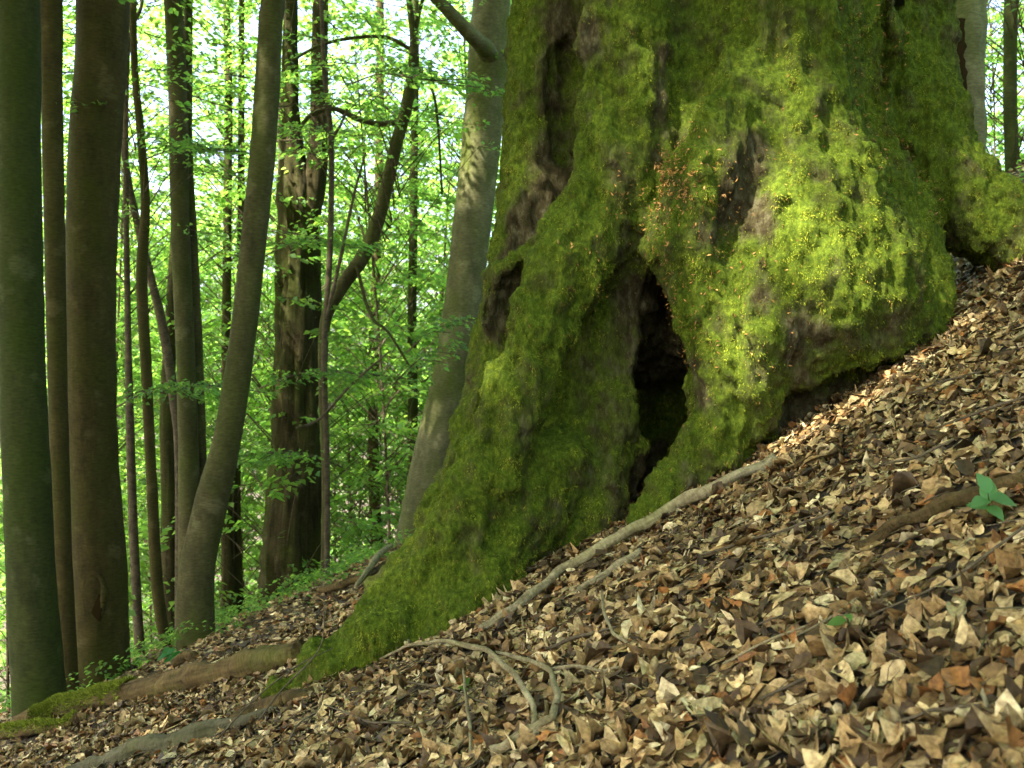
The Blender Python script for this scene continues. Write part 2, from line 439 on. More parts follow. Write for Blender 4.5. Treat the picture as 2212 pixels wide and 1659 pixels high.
cuts = [
    (C4((1400, 610, 5.35, .07), (1430, 740, 5.42, .11), (1430, 860, 5.45, .13), (1422, 950, 5.45, .11), (1395, 1050, 5.48, .08), (1345, 1170, 5.48, .06)), 0.09),
    (C4((1430, 760, 5.6, .13), (1428, 880, 5.9, .22), (1420, 930, 6.5, .36)), 0.06),
    (C4((1420, 650, 5.62, .07), (1430, 740, 5.85, .14), (1428, 860, 6.2, .25)), 0.06),
    (C4((1412, 950, 5.6, .11), (1385, 1080, 5.75, .12), (1340, 1170, 5.75, .08)), 0.06),
    # upper groove on the left
    (C4((1240, -200, 5.85, .10), (1236, 60, 5.83, .14), (1228, 200, 5.83, .17), (1212, 330, 5.84, .15), (1185, 440, 5.84, .12), (1130, 520, 5.84, .08)), 0.16),
    (C4((1222, 130, 6.1, .10), (1215, 330, 6.08, .09)), 0.05),
    # pocket under the fold
    (C4((1140, 600, 5.66, .06), (1108, 650, 5.68, .11), (1078, 715, 5.68, .09)), 0.10),
    (C4((1512, -300, 5.50, .12), (1510, 60, 5.48, .13), (1500, 200, 5.44, .13), (1478, 320, 5.42, .11), (1440, 420, 5.38, .07)), 0.10),
    (C4((1890, -300, 5.9, .03), (1895, 60, 5.9, .06), (1915, 200, 5.95, .17), (1940, 300, 5.9, .16), (1990, 400, 5.95, .14), (2070, 510, 6.05, .12)), 0.09),
    (C4((1885, 460, 5.47, .06), (1920, 480, 5.47, .05)), 0.05),
    (C4((1730, 900, 5.35, .12), (1830, 860, 5.4, .15), (1930, 830, 5.45, .14), (1990, 790, 5.5, .10)), 0.10),
    (C4((1015, 1120, 5.06, .03), (975, 1240, 4.98, .06), (930, 1340, 4.90, .05)), 0.06),
    (C4((650, 1430, 5.05, .05), (645, 1470, 5.05, .05)), 0.04),
]
H = 0.022
lo = np.array([-1.75, 4.55, -1.75]); hi = np.array([4.1, 8.35, 4.0])
nx, ny, nz = np.ceil((hi - lo) / H).astype(int) + 1
FLD = np.full((nx, ny, nz), 1.0, np.float32)
def cap_dist(sub, a, ra, b_, rb):
    px, py, pz = sub
    d = (b_ - a).astype(np.float32); dd = float(d @ d) + 1e-9
    t = np.clip(((px - a[0]) * d[0] + (py - a[1]) * d[1] + (pz - a[2]) * d[2]) / dd, 0, 1)
    return np.sqrt((px - a[0] - t * d[0]) ** 2 + (py - a[1] - t * d[1]) ** 2 + (pz - a[2] - t * d[2]) ** 2) - (ra + (rb - ra) * t)
def apply_chain(ch, k, cut=False):
    ps = np.array([p for p, _ in ch]); rs = np.array([r for _, r in ch])
    pad = rs.max() + k + 0.12
    i0 = np.clip(np.floor((ps.min(0) - pad - lo) / H).astype(int), 0, [nx - 1, ny - 1, nz - 1])
    i1 = np.clip(np.ceil((ps.max(0) + pad - lo) / H).astype(int), 1, [nx, ny, nz])
    if (i1 <= i0).any(): return
    xs = (lo[0] + H * np.arange(i0[0], i1[0]))[:, None, None].astype(np.float32)
    ys = (lo[1] + H * np.arange(i0[1], i1[1]))[None, :, None].astype(np.float32)
    zs = (lo[2] + H * np.arange(i0[2], i1[2]))[None, None, :].astype(np.float32)
    D = None
    for s in range(len(ch) - 1):
        d = cap_dist((xs, ys, zs), ch[s][0], ch[s][1], ch[s + 1][0], ch[s + 1][1])
        if D is None: D = d
        else:
            h = np.maximum(0.06 - np.abs(D - d), 0) / 0.06
            D = np.minimum(D, d) - h * h * 0.015
    S = FLD[i0[0]:i1[0], i0[1]:i1[1], i0[2]:i1[2]]
    if cut:
        D = -D; h = np.maximum(k - np.abs(S - D), 0) / k
        S[...] = np.maximum(S, D) + h * h * k * 0.25
    else:
        h = np.maximum(k - np.abs(S - D), 0) / k
        S[...] = np.minimum(S, D) - h * h * k * 0.25
for ch, k in chains: apply_chain(ch, k)
for ch, k in cuts: apply_chain(ch, k, True)

def surface_nets(Fv, lo, h):
    ins = Fv < 0
    cnt = np.zeros(tuple(s - 1 for s in Fv.shape), np.int8)
    for dx in (0, 1):
        for dy in (0, 1):
            for dz in (0, 1):
                cnt += ins[dx:Fv.shape[0] - 1 + dx, dy:Fv.shape[1] - 1 + dy, dz:Fv.shape[2] - 1 + dz]
    act = np.argwhere((cnt > 0) & (cnt < 8))
    vid = np.full(cnt.shape, -1, np.int32); vid[tuple(act.T)] = np.arange(len(act))
    acc = np.zeros((len(act), 3)); num = np.zeros(len(act))
    corners = [(a, b, c) for a in (0, 1) for b in (0, 1) for c in (0, 1)]
    for c0 in corners:
        for ax in range(3):
            if c0[ax]: continue
            c1 = list(c0); c1[ax] = 1
            f0 = Fv[act[:, 0] + c0[0], act[:, 1] + c0[1], act[:, 2] + c0[2]]
            f1 = Fv[act[:, 0] + c1[0], act[:, 1] + c1[1], act[:, 2] + c1[2]]
            s = (f0 < 0) != (f1 < 0)
            t = np.where(s, f0 / np.where(s, f0 - f1, 1), 0)
            p = np.tile(np.array(c0, float), (len(act), 1)); p[:, ax] += t
            acc += p * s[:, None]; num += s
    V = lo + h * (act + acc / num[:, None])
    faces = []
    for ax in range(3):
        a0 = [slice(None)] * 3; a1 = [slice(None)] * 3
        a0[ax] = slice(0, -1); a1[ax] = slice(1, None)
        i0 = ins[tuple(a0)]; i1 = ins[tuple(a1)]
        e = np.argwhere(i0 != i1)
        o1, o2 = [(1, 2), (2, 0), (0, 1)][ax]
        ok = (e[:, o1] > 0) & (e[:, o2] > 0) & (e[:, o1] < Fv.shape[o1] - 1) & (e[:, o2] < Fv.shape[o2] - 1)
        e = e[ok]
        flip = i0[tuple(e.T)]
        def cell(s1, s2):
            k = e.copy(); k[:, o1] -= s1; k[:, o2] -= s2
            return vid[tuple(k.T)]
        qd = np.stack([cell(1, 1), cell(0, 1), cell(0, 0), cell(1, 0)], -1)
        qd = np.where(flip[:, None], qd, qd[:, ::-1])
        faces.append(qd)
    return V, np.vstack(faces)
TV, TF = surface_nets(FLD, lo, H)
del FLD
def vnormals(V, Fq):
    fn = np.cross(V[Fq[:, 2]] - V[Fq[:, 0]], V[Fq[:, 3]] - V[Fq[:, 1]])
    nrm = np.zeros_like(V)
    for k in range(4): np.add.at(nrm, Fq[:, k], fn)
    return unit(nrm)
def relax(V, Fq, it):
    for _ in range(it):
        s = np.zeros_like(V); c = np.zeros(len(V))
        for k in range(4):
            np.add.at(s, Fq[:, k], V[Fq[:, (k + 1) % 4]] + V[Fq[:, (k + 3) % 4]]); np.add.at(c, Fq[:, k], 2)
        V = 0.5 * V + 0.5 * s / np.maximum(c, 1)[:, None]
    return V
fcz = TV[TF].mean(1); TF = TF[fcz[:, 2] > ground_z(fcz[:, 0], fcz[:, 1]) - 0.2]
us, inv = np.unique(TF, return_inverse=True); TV = TV[us]; TF = inv.reshape(TF.shape)
TV = relax(TV, TF, 2)
N0 = vnormals(TV, TF)
sm = TV.copy()
disp = (fbm(TV * np.array([2.6, 2.6, 0.9]) + 3.1, 3) * 0.050
        - np.abs(noise3(TV * np.array([5.2, 5.2, 1.3]) + 9.0)) * 0.062
        - np.abs(noise3(TV * np.array([11.0, 11.0, 2.6]) + 23.0)) * 0.034
        + fbm(TV * np.array([8.0, 8.0, 5.5]), 3, 0.6) * 0.028)
TV = TV + N0 * disp[:, None]
N0 = vnormals(TV, TF)
TV = TV + N0 * (fbm(TV * np.array([17.0, 17.0, 12.0]), 2, 0.8) * 0.019)[:, None]
N0 = vnormals(TV, TF)
# where moss grows: nearly everywhere, thinner on overhangs, in grooves and pockets and on weathered patches
big = fbm(TV * 1.7 + 40, 3); mid_ = fbm(TV * np.array([6.0, 6.0, 4.0]) + 11, 3, 0.65)
moss = 0.92 + 0.50 * N0[:, 2] + 0.35 * big + 0.70 * mid_
def near_line(pts, r):
    d = np.full(len(TV), 9.0)
    for a, b_ in zip(pts[:-1], pts[1:]):
        ab = b_ - a; t = np.clip((TV - a) @ ab / (ab @ ab), 0, 1)
        d = np.minimum(d, np.linalg.norm(TV - a - t[:, None] * ab, axis=1))
    return np.clip(1 - d / r, 0, 1)
bare = np.zeros(len(TV))
for pts, r, s in (([P(1425, 680, 6.0), P(1425, 880, 6.25), P(1400, 980, 6.4), P(1380, 1080, 6.1)], 0.50, 6.0),  # cavity stripped of moss, so part of its dark is put into the colour
                  ([P(1340, 760, 5.6), P(1330, 1000, 5.6), P(1330, 1150, 5.6)], 0.20, 0.3),
                  ([P(1225, 40, 6.0), P(1225, 220, 6.0), P(1205, 420, 6.0), P(1130, 530, 5.95)], 0.22, 2.4),
                  ([P(1110, 620, 5.75), P(1085, 710, 5.75)], 0.15, 2.5),
                  ([P(1700, 900, 5.6), P(1950, 850, 5.6)], 0.22, 2.4),
                  ([P(1600, 330, 5.3), P(1615, 470, 5.2)], 0.20, 1.9), ([P(1630, 560, 5.05), P(1650, 640, 5.05)], 0.13, 1.5), ([P(1510, 780, 5.3), P(1530, 860, 5.25)], 0.12, 1.3),
                  ([P(1720, 700, 5.1), P(1760, 800, 5.15)], 0.15, 1.2), ([P(1440, 120, 5.5), P(1420, 260, 5.5)], 0.14, 1.2),
                  ([P(1300, 0, 5.6), P(1270, 80, 5.6)], 0.2, 0.8)):
    bare += near_line(pts, r) * s
moss = np.clip(moss - bare, 0, 1)
zone = fbm(TV * 0.8 + 70, 2)
old = add('old_mossy_tree', None, None, label='huge old tree with flared mossy roots and a dark hollow at its base', cat='tree')
old.location = (1.4, 6.6, 0.3)
org = np.array(old.location)
me = mesh_from('trunk', TV - org, TF); set_col(me, np.repeat(moss[:, None], 3, 1))
add('trunk', me, M['moss_bark'], old)

# moss strands
A = TV[TF]
fa = 0.5 * np.linalg.norm(np.cross(A[:, 2] - A[:, 0], A[:, 3] - A[:, 1]), axis=1)
fm = moss[TF].mean(1); fc = A.mean(1); fnm = unit(N0[TF].mean(1))
gzf = ground_z(fc[:, 0], fc[:, 1])
face_cam = (fnm * unit(np.array([0, 0, CAMZ]) - fc)).sum(1)
wgt = fa * (0.05 + np.clip(fm, 0, 1)) * np.clip(0.62 + 1.1 * fbm(fc * np.array([15.0, 15.0, 10.0]) + 31, 2), 0.1, 1.6) * (fc[:, 2] > gzf - 0.05) * np.where(face_cam > -0.45, 1, 0.15)
NS = 430000
pick = rng.choice(len(TF), NS, p=wgt / wgt.sum())
u1, v1 = rng.random(NS)[:, None], rng.random(NS)[:, None]
q4 = A[pick]
base = (q4[:, 0] * (1 - u1) + q4[:, 1] * u1) * (1 - v1) + (q4[:, 3] * (1 - u1) + q4[:, 2] * u1) * v1
nn = fnm[pick]
clump = fbm(base * 13, 2); tuft = noise3(base * 34 + 4)
ln = (0.007 + 0.011 * rng.random(NS)) * (0.8 + 0.7 * np.clip(clump + 0.3, 0, 1.4))
d = unit(nn * (0.35 + 0.35 * rng.random(NS)[:, None]) + np.array([0, 0, -0.8]) + rng.normal(0, 0.36, (NS, 3)))
side = unit(np.cross(d, nn) + rng.normal(0, 0.45, (NS, 3)))
wd = (0.0016 + 0.0018 * rng.random(NS))[:, None]
b0 = base - nn * 0.003
vv = np.stack([b0 - side * wd, b0 + side * wd, b0 + d * ln[:, None]], 1).reshape(-1, 3)
ff = np.arange(NS * 3).reshape(-1, 3)
w = np.clip(0.42 + 0.40 * fbm(base * 2.4 + 5, 2) + 0.40 * clump + 0.55 * tuft + rng.normal(0, 0.18, NS), 0, 1)[:, None]
c = np.array([[0.022, 0.038, 0.003]]) * (1 - w) + np.array([[0.215, 0.25, 0.020]]) * w
br = (rng.random(NS) < 0.07)[:, None]
c = np.where(br, np.array([[0.20, 0.12, 0.035]]) * (0.4 + rng.random((NS, 1))), c)
# young strands are yellower at their tips
c3 = np.repeat(c, 3, 0); c3[2::3] *= np.array([1.15, 1.1, 1.0])
me = mesh_from('moss', vv - org, ff, smooth=False); set_col(me, c3)
add('moss', me, M['moss'], old, kind='stuff', label='shaggy yellow green moss')
# dry scraps caught in the moss
NB = 1500
cc = np.vstack([P(1450, 400, 5.25) + rng.normal(0, 1, (700, 3)) * np.array([.11, .1, .10]),
                P(1900, 230, 5.6) + rng.normal(0, 1, (350, 3)) * np.array([.4, .15, .45]),
                P(1480, 560, 5.2) + rng.normal(0, 1, (450, 3)) * np.array([.25, .15, .3])])
step = TV[::3]; sel = []
for s in range(0, NB, 100):
    dd = ((cc[s:s + 100, None, :] - step[None, :, :]) ** 2).sum(2); sel.append(dd.argmin(1))
sel = np.concatenate(sel) * 3
bp = TV[sel] + rng.normal(0, 0.012, (NB, 3)) + N0[sel] * 0.012
v_, f_ = leaf_quads(bp, rng.normal(size=(NB, 3)), unit(N0[sel] + rng.normal(0, 0.5, (NB, 3))), 0.012 + 0.02 * rng.random(NB), 0.005 + 0.006 * rng.random(NB))
cs = np.array([[0.28, 0.15, 0.04]]) * (0.5 + rng.random((NB, 1)))
me = mesh_from('dry_scraps', v_, f_, False); set_col(me, np.repeat(cs, 4, 0))
add('dry_leaf_scraps', me, M['dry'], kind='stuff', label='reddish brown scraps of dry leaf caught in the moss', cat='leaf scraps')
# upper stem and crown above the picture
top = P(1590, 0, 6.75)
v_, f_ = tube([(1.5, 6.75, 3.5), (1.5, 6.8, 5), (1.4, 6.9, 8), (1.2, 7.0, 12), (1.1, 7.1, 16)], [1.1, 1.05, 0.9, 0.65, 0.3], 32, 8, 0.15, 1.2)
add('upper_stem', mesh_from('upper_stem', v_ - org, f_), M['green_beech'], old)
v_, f_, c_, cc = crown(np.array([0.5, 7.5, 13.0]), 5.0, 4.0, 3.0, 70, 80, 0.26)
me = mesh_from('crown', v_ - org, f_, False); set_col(me, c_); add('crown', me, M['leaf'], old, kind='stuff')
for k in range(7):
    v_, f_ = tube([(1.3, 6.9, 6.5 + k), (1.3 + (cc[k][0] - 1.3) * 0.5, 6.9 + (cc[k][1] - 6.9) * 0.5, 8.5 + k * 0.7), cc[k]], [0.3, 0.2, 0.05], 10, 6)
    add('limb', mesh_from('limb', v_ - org, f_), M['green_beech'], old)

# ------------------------------------------------------------------ the other trees
def build_tree(name, label, uv, Y, mat, height=15, crown_spec=None, sides=20, flare=0.5, furrow=0.0, rough=0.05, leaf=None,
               extra=(), group=None, seed=None, grow=True, dY=0.0, extra_name='stem'):
    """uv: (u, v, width) from the base upwards, read off the photograph at distance Y; goes on above the picture to its height"""
    seed = rng.random() * 50 if seed is None else seed
    nuv = len(uv)
    pts = [P(u, v, Y + dY * i / max(1, nuv - 1)) for i, (u, v, w_) in enumerate(uv)]; rad = [w_ * 0.5 * Y / F for _, _, w_ in uv]
    b_ = pts[0].copy(); g0 = gz(b_[0], b_[1])
    pts[0][2] = min(b_[2], g0 + 0.02)
    pts = [pts[0] - np.array([0, 0, 0.35])] + pts; rad = [rad[0] * 1.08] + rad
    if grow:
        dirv = unit(pts[-1] - pts[-2]); dirv = unit(dirv + np.array([0, 0, 1.2]))
        r0 = rad[-1]; p = pts[-1]; hh = max(0.5, height - p[2])
        for k in (0.35, 0.7, 1.0):
            pts.append(p + dirv * np.array([1, 1, 1]) * hh * k + np.array([rng.normal(0, 0.15), rng.normal(0, 0.15), 0])); rad.append(r0 * (1 - 0.75 * k))
    root = add(name, None, None, label=label, cat='tree', group=group)
    o = np.array([pts[0][0], pts[0][1], g0]); root.location = o
    v_, f_ = tube(pts, rad, sides, 8, rough, 2.2, flare, 1.0, seed, furrow)
    add('trunk', mesh_from('trunk', v_ - o, f_), mat, root)
    for e in extra:
        ep = [P(u, v, Ye) for u, v, w_, Ye in e]; er = [w_ * 0.5 * Ye / F for u, v, w_, Ye in e]
        v_, f_ = tube(ep, er, max(7, sides // 2), 7, 0.08, 4, 0, 1, seed + 3)
        add(extra_name, mesh_from(extra_name, v_ - o, f_), mat, root)
    if crown_spec:
        (cr, crz, ncl, per, size) = crown_spec
        v_, f_, c_, cc = crown(pts[-1] + np.array([0, 0, -1.0]), cr, cr, crz, ncl, per, size)
        me = mesh_from('crown', v_ - o, f_, False); set_col(me, c_); add('crown', me, M['leaf'], root, kind='stuff')
        for k in range(4):
            a_ = pts[-2] + (pts[-1] - pts[-2]) * 0.3 * k
            v_, f_ = tube([a_, a_ + (cc[k] - a_) * 0.5 + np.array([0, 0, 0.4]), cc[k]], [rad[-2] * 0.5, rad[-2] * 0.3, 0.02], 7, 5)
            add('limb', mesh_from('limb', v_ - o, f_), mat, root)
    if leaf:
        add_sprays(root, o, pts, rad, *leaf)
    return root, o, pts, rad
def add_sprays(root, o, pts, rad, z0, z1, reach, nsp, nleaf, size, warm=0.5, val=1.0):
    cz = np.array(pts); k = rng.random(nsp); zz = z0 + (z1 - z0) * k
    bx = np.interp(zz, cz[:, 2], cz[:, 0]); by = np.interp(zz, cz[:, 2], cz[:, 1])
    az = rng.random(nsp) * 2 * PI
    out = reach * (rng.random(nsp) ** 0.7) * (1 - 0.4 * k)
    B = np.stack([bx + np.cos(az) * out, by + np.sin(az) * out, zz + 0.25 * out], -1)
    keep = ~((B[:, 1] < 9.5) & (np.abs(B[:, 0]) < 6) & (B[:, 2] < 7))
    keep &= B[:, 2] > ground_z(B[:, 0], B[:, 1]) + 0.15
    B, az, out, zz, bx, by = B[keep], az[keep], out[keep], zz[keep], bx[keep], by[keep]
    K = len(B)
    if K == 0: return
    v, f, c, tv, tf = sprays(B, az + rng.normal(0, 0.5, K), 0.7 + 0.8 * rng.random(K), nleaf, size, 0.1 + 0.3 * rng.random(K), warm, val)
    me = mesh_from('crown', v - o, f, False); set_col(me, c); add('crown', me, M['leaf'], root, kind='stuff')
    # boughs that carry the sprays, from the stem outwards
    st = np.stack([bx, by, zz - 0.55 * out], -1)
    TT = 4; t = np.linspace(0, 1, TT)[None, :, None]
    cx = st[:, None] * (1 - t) + B[:, None] * t + np.array([0, 0, 0.12]) * np.sin(PI * t)
    rr = (0.004 + 0.010 * (1 - t)) * np.minimum(1, out / 1.5)[:, None, None]
    offs = [np.array([0, 0, 1.0]), np.array([0.8, -0.4, -0.5]), np.array([-0.8, 0.4, -0.5])]
    bv = np.stack([cx + q_ * rr for q_ in offs], 2).reshape(-1, 3)
    kk = (np.arange(K)[:, None] * TT + np.arange(TT - 1)[None, :]).reshape(-1, 1) * 3
    bf = np.vstack([np.hstack([kk + j, kk + (j + 1) % 3, kk + 3 + (j + 1) % 3, kk + 3 + j]) for j in range(3)])
    add('twigs', mesh_from('twigs', np.vstack([tv, bv]) - o, np.vstack([tf, bf + len(tv)])), M['twig'], root, kind='stuff')

big_crown = (4.6, 2.6, 70, 110, 0.2)
build_tree('beech_tree', 'thick dark green beech trunk beside the mossy end of the fallen log',
           [(88, 1545, 112), (74, 1350, 104), (58, 1050, 98), (46, 700, 92), (42, 350, 88), (40, -60, 86)], 8.3, M['green_beech'], 14, big_crown, flare=0.3)
build_tree('beech_tree', 'slim dark trunk wedged between two thick beech trunks',
           [(148, 1490, 44), (135, 1200, 40), (126, 900, 40), (118, 500, 42), (112, 200, 44), (108, -60, 46)], 9.4, M['brown_beech'], 14, (3, 2, 30, 90, 0.2), 14, 0.2)
t3, o3, p3, r3 = build_tree('beech_tree', 'thick brown beech trunk with a dark knot scar near its foot',
           [(216, 1440, 124), (214, 1250, 116), (200, 1000, 108), (195, 700, 104), (203, 350, 106), (223, -60, 106)], 10.0, M['brown_beech'], 15, big_crown, flare=0.3)
kv, kf = tube([P(201, 1250, 9.765), P(204, 1280, 9.755), P(206, 1320, 9.745), P(208, 1352, 9.75)], [0.01, 0.055, 0.07, 0.015], 20, 8, 0.3, 12, 0, 0.16)
m_, nt_, n_, l_, b_ = new_mat('knot_scar'); b_.inputs['Base Color'].default_value = (0.022, 0.015, 0.006, 1); b_.inputs['Roughness'].default_value = 1; b_.inputs['Specular IOR Level'].default_value = 0
add('knot_scar', mesh_from('knot_scar', kv - o3, kf), m_, t3, label='dark weathered knot scar')
la = np.linspace(0, 2 * PI, 17)
lv, lf = tube([P(203 + 20 * math.cos(a_) + 5 * math.sin(a_ * 2), 1302 - 64 * math.sin(a_), 9.765) for a_ in la], [0.022 + 0.012 * rng.random() for _ in la], 9, 5, 0.3, 9)
add('callus_lip', mesh_from('callus_lip', lv - o3, lf), M['brown_beech'], t3)
build_tree('beech_tree', 'bent beech trunk leaning over, its upper side pale in the sun',
           [(424, 1425, 84), (424, 1250, 76), (452, 1105, 72), (490, 950, 60), (522, 750, 56), (548, 520, 55), (570, 300, 54), (584, 60, 52), (590, -60, 50)], 9.5, M['beech'], 13, big_crown, flare=0.25)
build_tree('beech_tree', 'twin stemmed beech with a slender second stem beside the bent trunk',
           [(408, 1330, 48), (408, 1050, 44), (402, 800, 40), (390, 500, 40), (384, 220, 40), (368, -60, 36)], 12.0, M['beech'], 14, (3, 2, 22, 80, 0.2), 16, 0.2,
           extra=[[(440, 1330, 26, 12.2), (436, 1050, 25, 12.2), (428, 800, 24, 12.2), (418, 560, 22, 12.2), (406, 300, 20, 12.2), (408, -60, 18, 12.2), (410, -500, 12, 12.2)]], extra_name='second_stem')
build_tree('young_beech', 'thin wavy sapling stem rising right of the scarred brown trunk',
           [(362, 1420, 26), (340, 1270, 26), (328, 1050, 24), (316, 800, 24), (306, 600, 24), (314, 440, 20), (304, 290, 18), (290, 130, 15), (292, -60, 14)], 11.0, M['brown_beech'], 8,
           None, 10, 0.2, leaf=(3.2, 8, 1.6, 40, 45, 0.075))
build_tree('young_beech', 'thin crooked sapling slanting across behind the wavy stem',
           [(388, 1300, 22), (388, 1000, 22), (374, 850, 22), (350, 700, 20), (328, 610, 18), (296, 480, 16), (270, 340, 14), (272, 200, 12), (280, -60, 10)], 12.6, M['twig'], 8,
           None, 9, 0.2, leaf=(2.6, 8, 1.6, 40, 45, 0.075))
build_tree('young_beech', 'very thin straight sapling close behind the scarred brown trunk',
           [(302, 1370, 22), (288, 1150, 20), (280, 900, 18), (276, 700, 14), (272, 400, 12), (276, 100, 10)], 12.2, M['twig'], 7,
           None, 9, 0.2, leaf=(2.2, 7, 1.7, 40, 45, 0.075))
build_tree('beech_tree', 'rough reddish brown trunk half hidden behind the twin stemmed beech',
           [(370, 1345, 38), (364, 1100, 34), (362, 850, 32), (382, 500, 28), (388, 100, 24), (388, -60, 22)], 14.0, M['old_bark'], 13, (2.2, 1.5, 10, 70, 0.2), 12, 0.25, 0.2)
build_tree('beech_tree', 'slim dark trunk with a twin stem behind the foot of the bent beech',
           [(494, 1350, 32), (490, 1150, 26), (488, 900, 22), (490, 600, 20), (494, 200, 18), (492, -60, 16)], 16.5, M['old_bark'], 13, None, 10, 0.2, 0.1,
           extra=[[(518, 1350, 26, 16.7), (510, 1150, 22, 16.7), (512, 900, 18, 16.7), (520, 500, 16, 16.7), (522, -100, 12, 16.7)]], extra_name='second_stem', leaf=(3.5, 9, 2.0, 60, 45, 0.08))
build_tree('broken_old_tree', 'broad old trunk with deeply furrowed striped bark in the background',
           [(628, 1310, 150), (632, 1180, 138), (640, 950, 112), (643, 700, 100), (645, 520, 98), (642, 420, 90), (628, 300, 52), (626, 100, 34), (628, -60, 30)], 15.0, M['old_bark'], 13, (2.5, 1.5, 14, 70, 0.2), 40, 0.3, 0.5, 0.1,
           extra=[[(660, 480, 60, 14.95), (682, 380, 48, 14.95), (690, 260, 42, 14.95), (690, 120, 36, 14.95), (694, -60, 32, 14.95), (700, -300, 20, 14.95)]], extra_name='broken_limb')
build_tree('curved_beech', 'slender tree whose stem bows out and upward in front of bright sky',
           [(700, 1290, 18), (704, 1050, 18), (698, 850, 20), (702, 700, 24), (735, 625, 30), (780, 560, 32), (815, 480, 30), (838, 390, 28), (856, 310, 27), (878, 230, 27), (892, 150, 25), (894, 90, 18), (886, 20, 13), (874, -60, 9)], 13.5, M['beech'], 6.5, None, 12, 0.2, grow=False,
           leaf=(3.4, 5.7, 2.0, 30, 45, 0.075),
           extra=[[(866, 262, 12, 13.5), (820, 268, 13, 13.5), (770, 255, 12, 13.4), (720, 235, 11, 13.3), (670, 250, 10, 13.2), (640, 290, 7, 13.2)],
                  [(893, 110, 9, 13.5), (840, 82, 8, 13.5), (780, 80, 8, 13.5), (700, 95, 8, 13.5), (630, 130, 7, 13.4)],
                  [(893, 95, 12, 13.5), (905, 30, 9, 13.5), (925, -40, 8, 13.5)],
                  [(890, 130, 8, 13.5), (930, 185, 7, 13.6), (945, 260, 6, 13.7), (955, 420, 5, 13.8)],
                  [(770, 575, 7, 13.4), (800, 680, 7, 13.3), (840, 720, 6, 13.2), (890, 800, 4, 13.2)]], extra_name='bough')
build_tree('young_beech', 'thin upright sapling in front of the broad striped trunk',
           [(706, 1270, 13), (706, 1000, 13), (700, 760, 13), (712, 560, 13), (716, 400, 12), (714, 280, 12), (700, 150, 10), (690, -60, 8)], 12.0, M['twig'], 7, None, 8, 0.1,
           leaf=(2.8, 7, 1.4, 22, 45, 0.07),
           extra=[[(716, 300, 8, 12), (736, 270, 6, 12), (750, 235, 5, 12)], [(702, 700, 9, 12), (735, 560, 8, 11.9), (765, 420, 6, 11.8), (790, 330, 4, 11.8)],
                  [(640, 925, 5, 11.5), (690, 905, 7, 11.7), (760, 830, 6, 11.7), (840, 760, 4, 11.6)]], extra_name='bough')
build_tree('gray_beech', 'smooth gray beech with a sunlit patch and a thick side bough',
           [(905, 1115, 100), (935, 1000, 92), (962, 880, 86), (985, 750, 80), (1010, 580, 82), (1030, 400, 84), (1050, 200, 86), (1056, 80, 84), (1062, -60, 78)], 13.0, M['gray_beech'], 14, (3.2, 1.8, 22, 80, 0.2), 24, 0.2,
           extra=[[(1068, 150, 46, 13.0), (1052, 112, 42, 12.75), (1035, 92, 36, 12.5), (1005, 62, 32, 12.2), (970, 25, 29, 12.0), (930, -20, 27, 11.8), (870, -120, 24, 11.6), (800, -320, 16, 11.6)]], extra_name='bough')
build_tree('beech_tree', 'small yellowish trunk in the gap between striped trunk and mossy root',
           [(818, 1212, 30), (810, 1100, 26), (806, 900, 22), (812, 600, 20), (820, 300, 18), (820, -60, 16)], 21.0, M['brown_beech'], 13, None, 10, 0.3, leaf=(1.5, 11, 2.6, 130, 50, 0.09))
build_tree('beech_tree', 'faint green trunk close beside the smooth gray beech',
           [(888, 1120, 24), (892, 900, 22), (890, 700, 20), (894, 400, 18), (896, -60, 16)], 19.0, M['green_beech'], 13, None, 10, 0.2, leaf=(1.5, 11, 2.4, 110, 50, 0.085))
# right of the old tree
th, oh, ph, rh = build_tree('hollow_tree', 'pale rough trunk with dark hollows just beyond the mossy tree',
           [(2080, 420, 108), (2078, 300, 100), (2080, 150, 98), (2078, -60, 96)], 9.2, M['gray_beech'], 13, big_crown, 24, 0.2, 0.25, 0.12)
for hp in ([(2076, 40, .03), (2072, 110, .055), (2078, 190, .045), (2090, 240, .02)], [(2084, 290, .02), (2082, 335, .06), (2092, 380, .03)]):  # dark lumps on the bark, their colour standing for shade inside hollows
    hv, hf = tube([P(u, v, 9.2 - 0.2) for u, v, _ in hp], [r for *_, r in hp], 14, 7, 0.5, 12, 0, 0.35)
    add('hollow', mesh_from('hollow', hv - oh, hf), m_, th, label='dark patch standing for the shade in a bark hollow')
build_tree('beech_tree', 'thin greenish trunk standing alone in the bright gap',
           [(2200, 520, 32), (2188, 380, 30), (2182, 200, 28), (2184, 0, 28), (2186, -80, 26)], 14.0, M['green_beech'], 12, None, 12, 0.2, leaf=(4.5, 11, 2.4, 70, 45, 0.08))

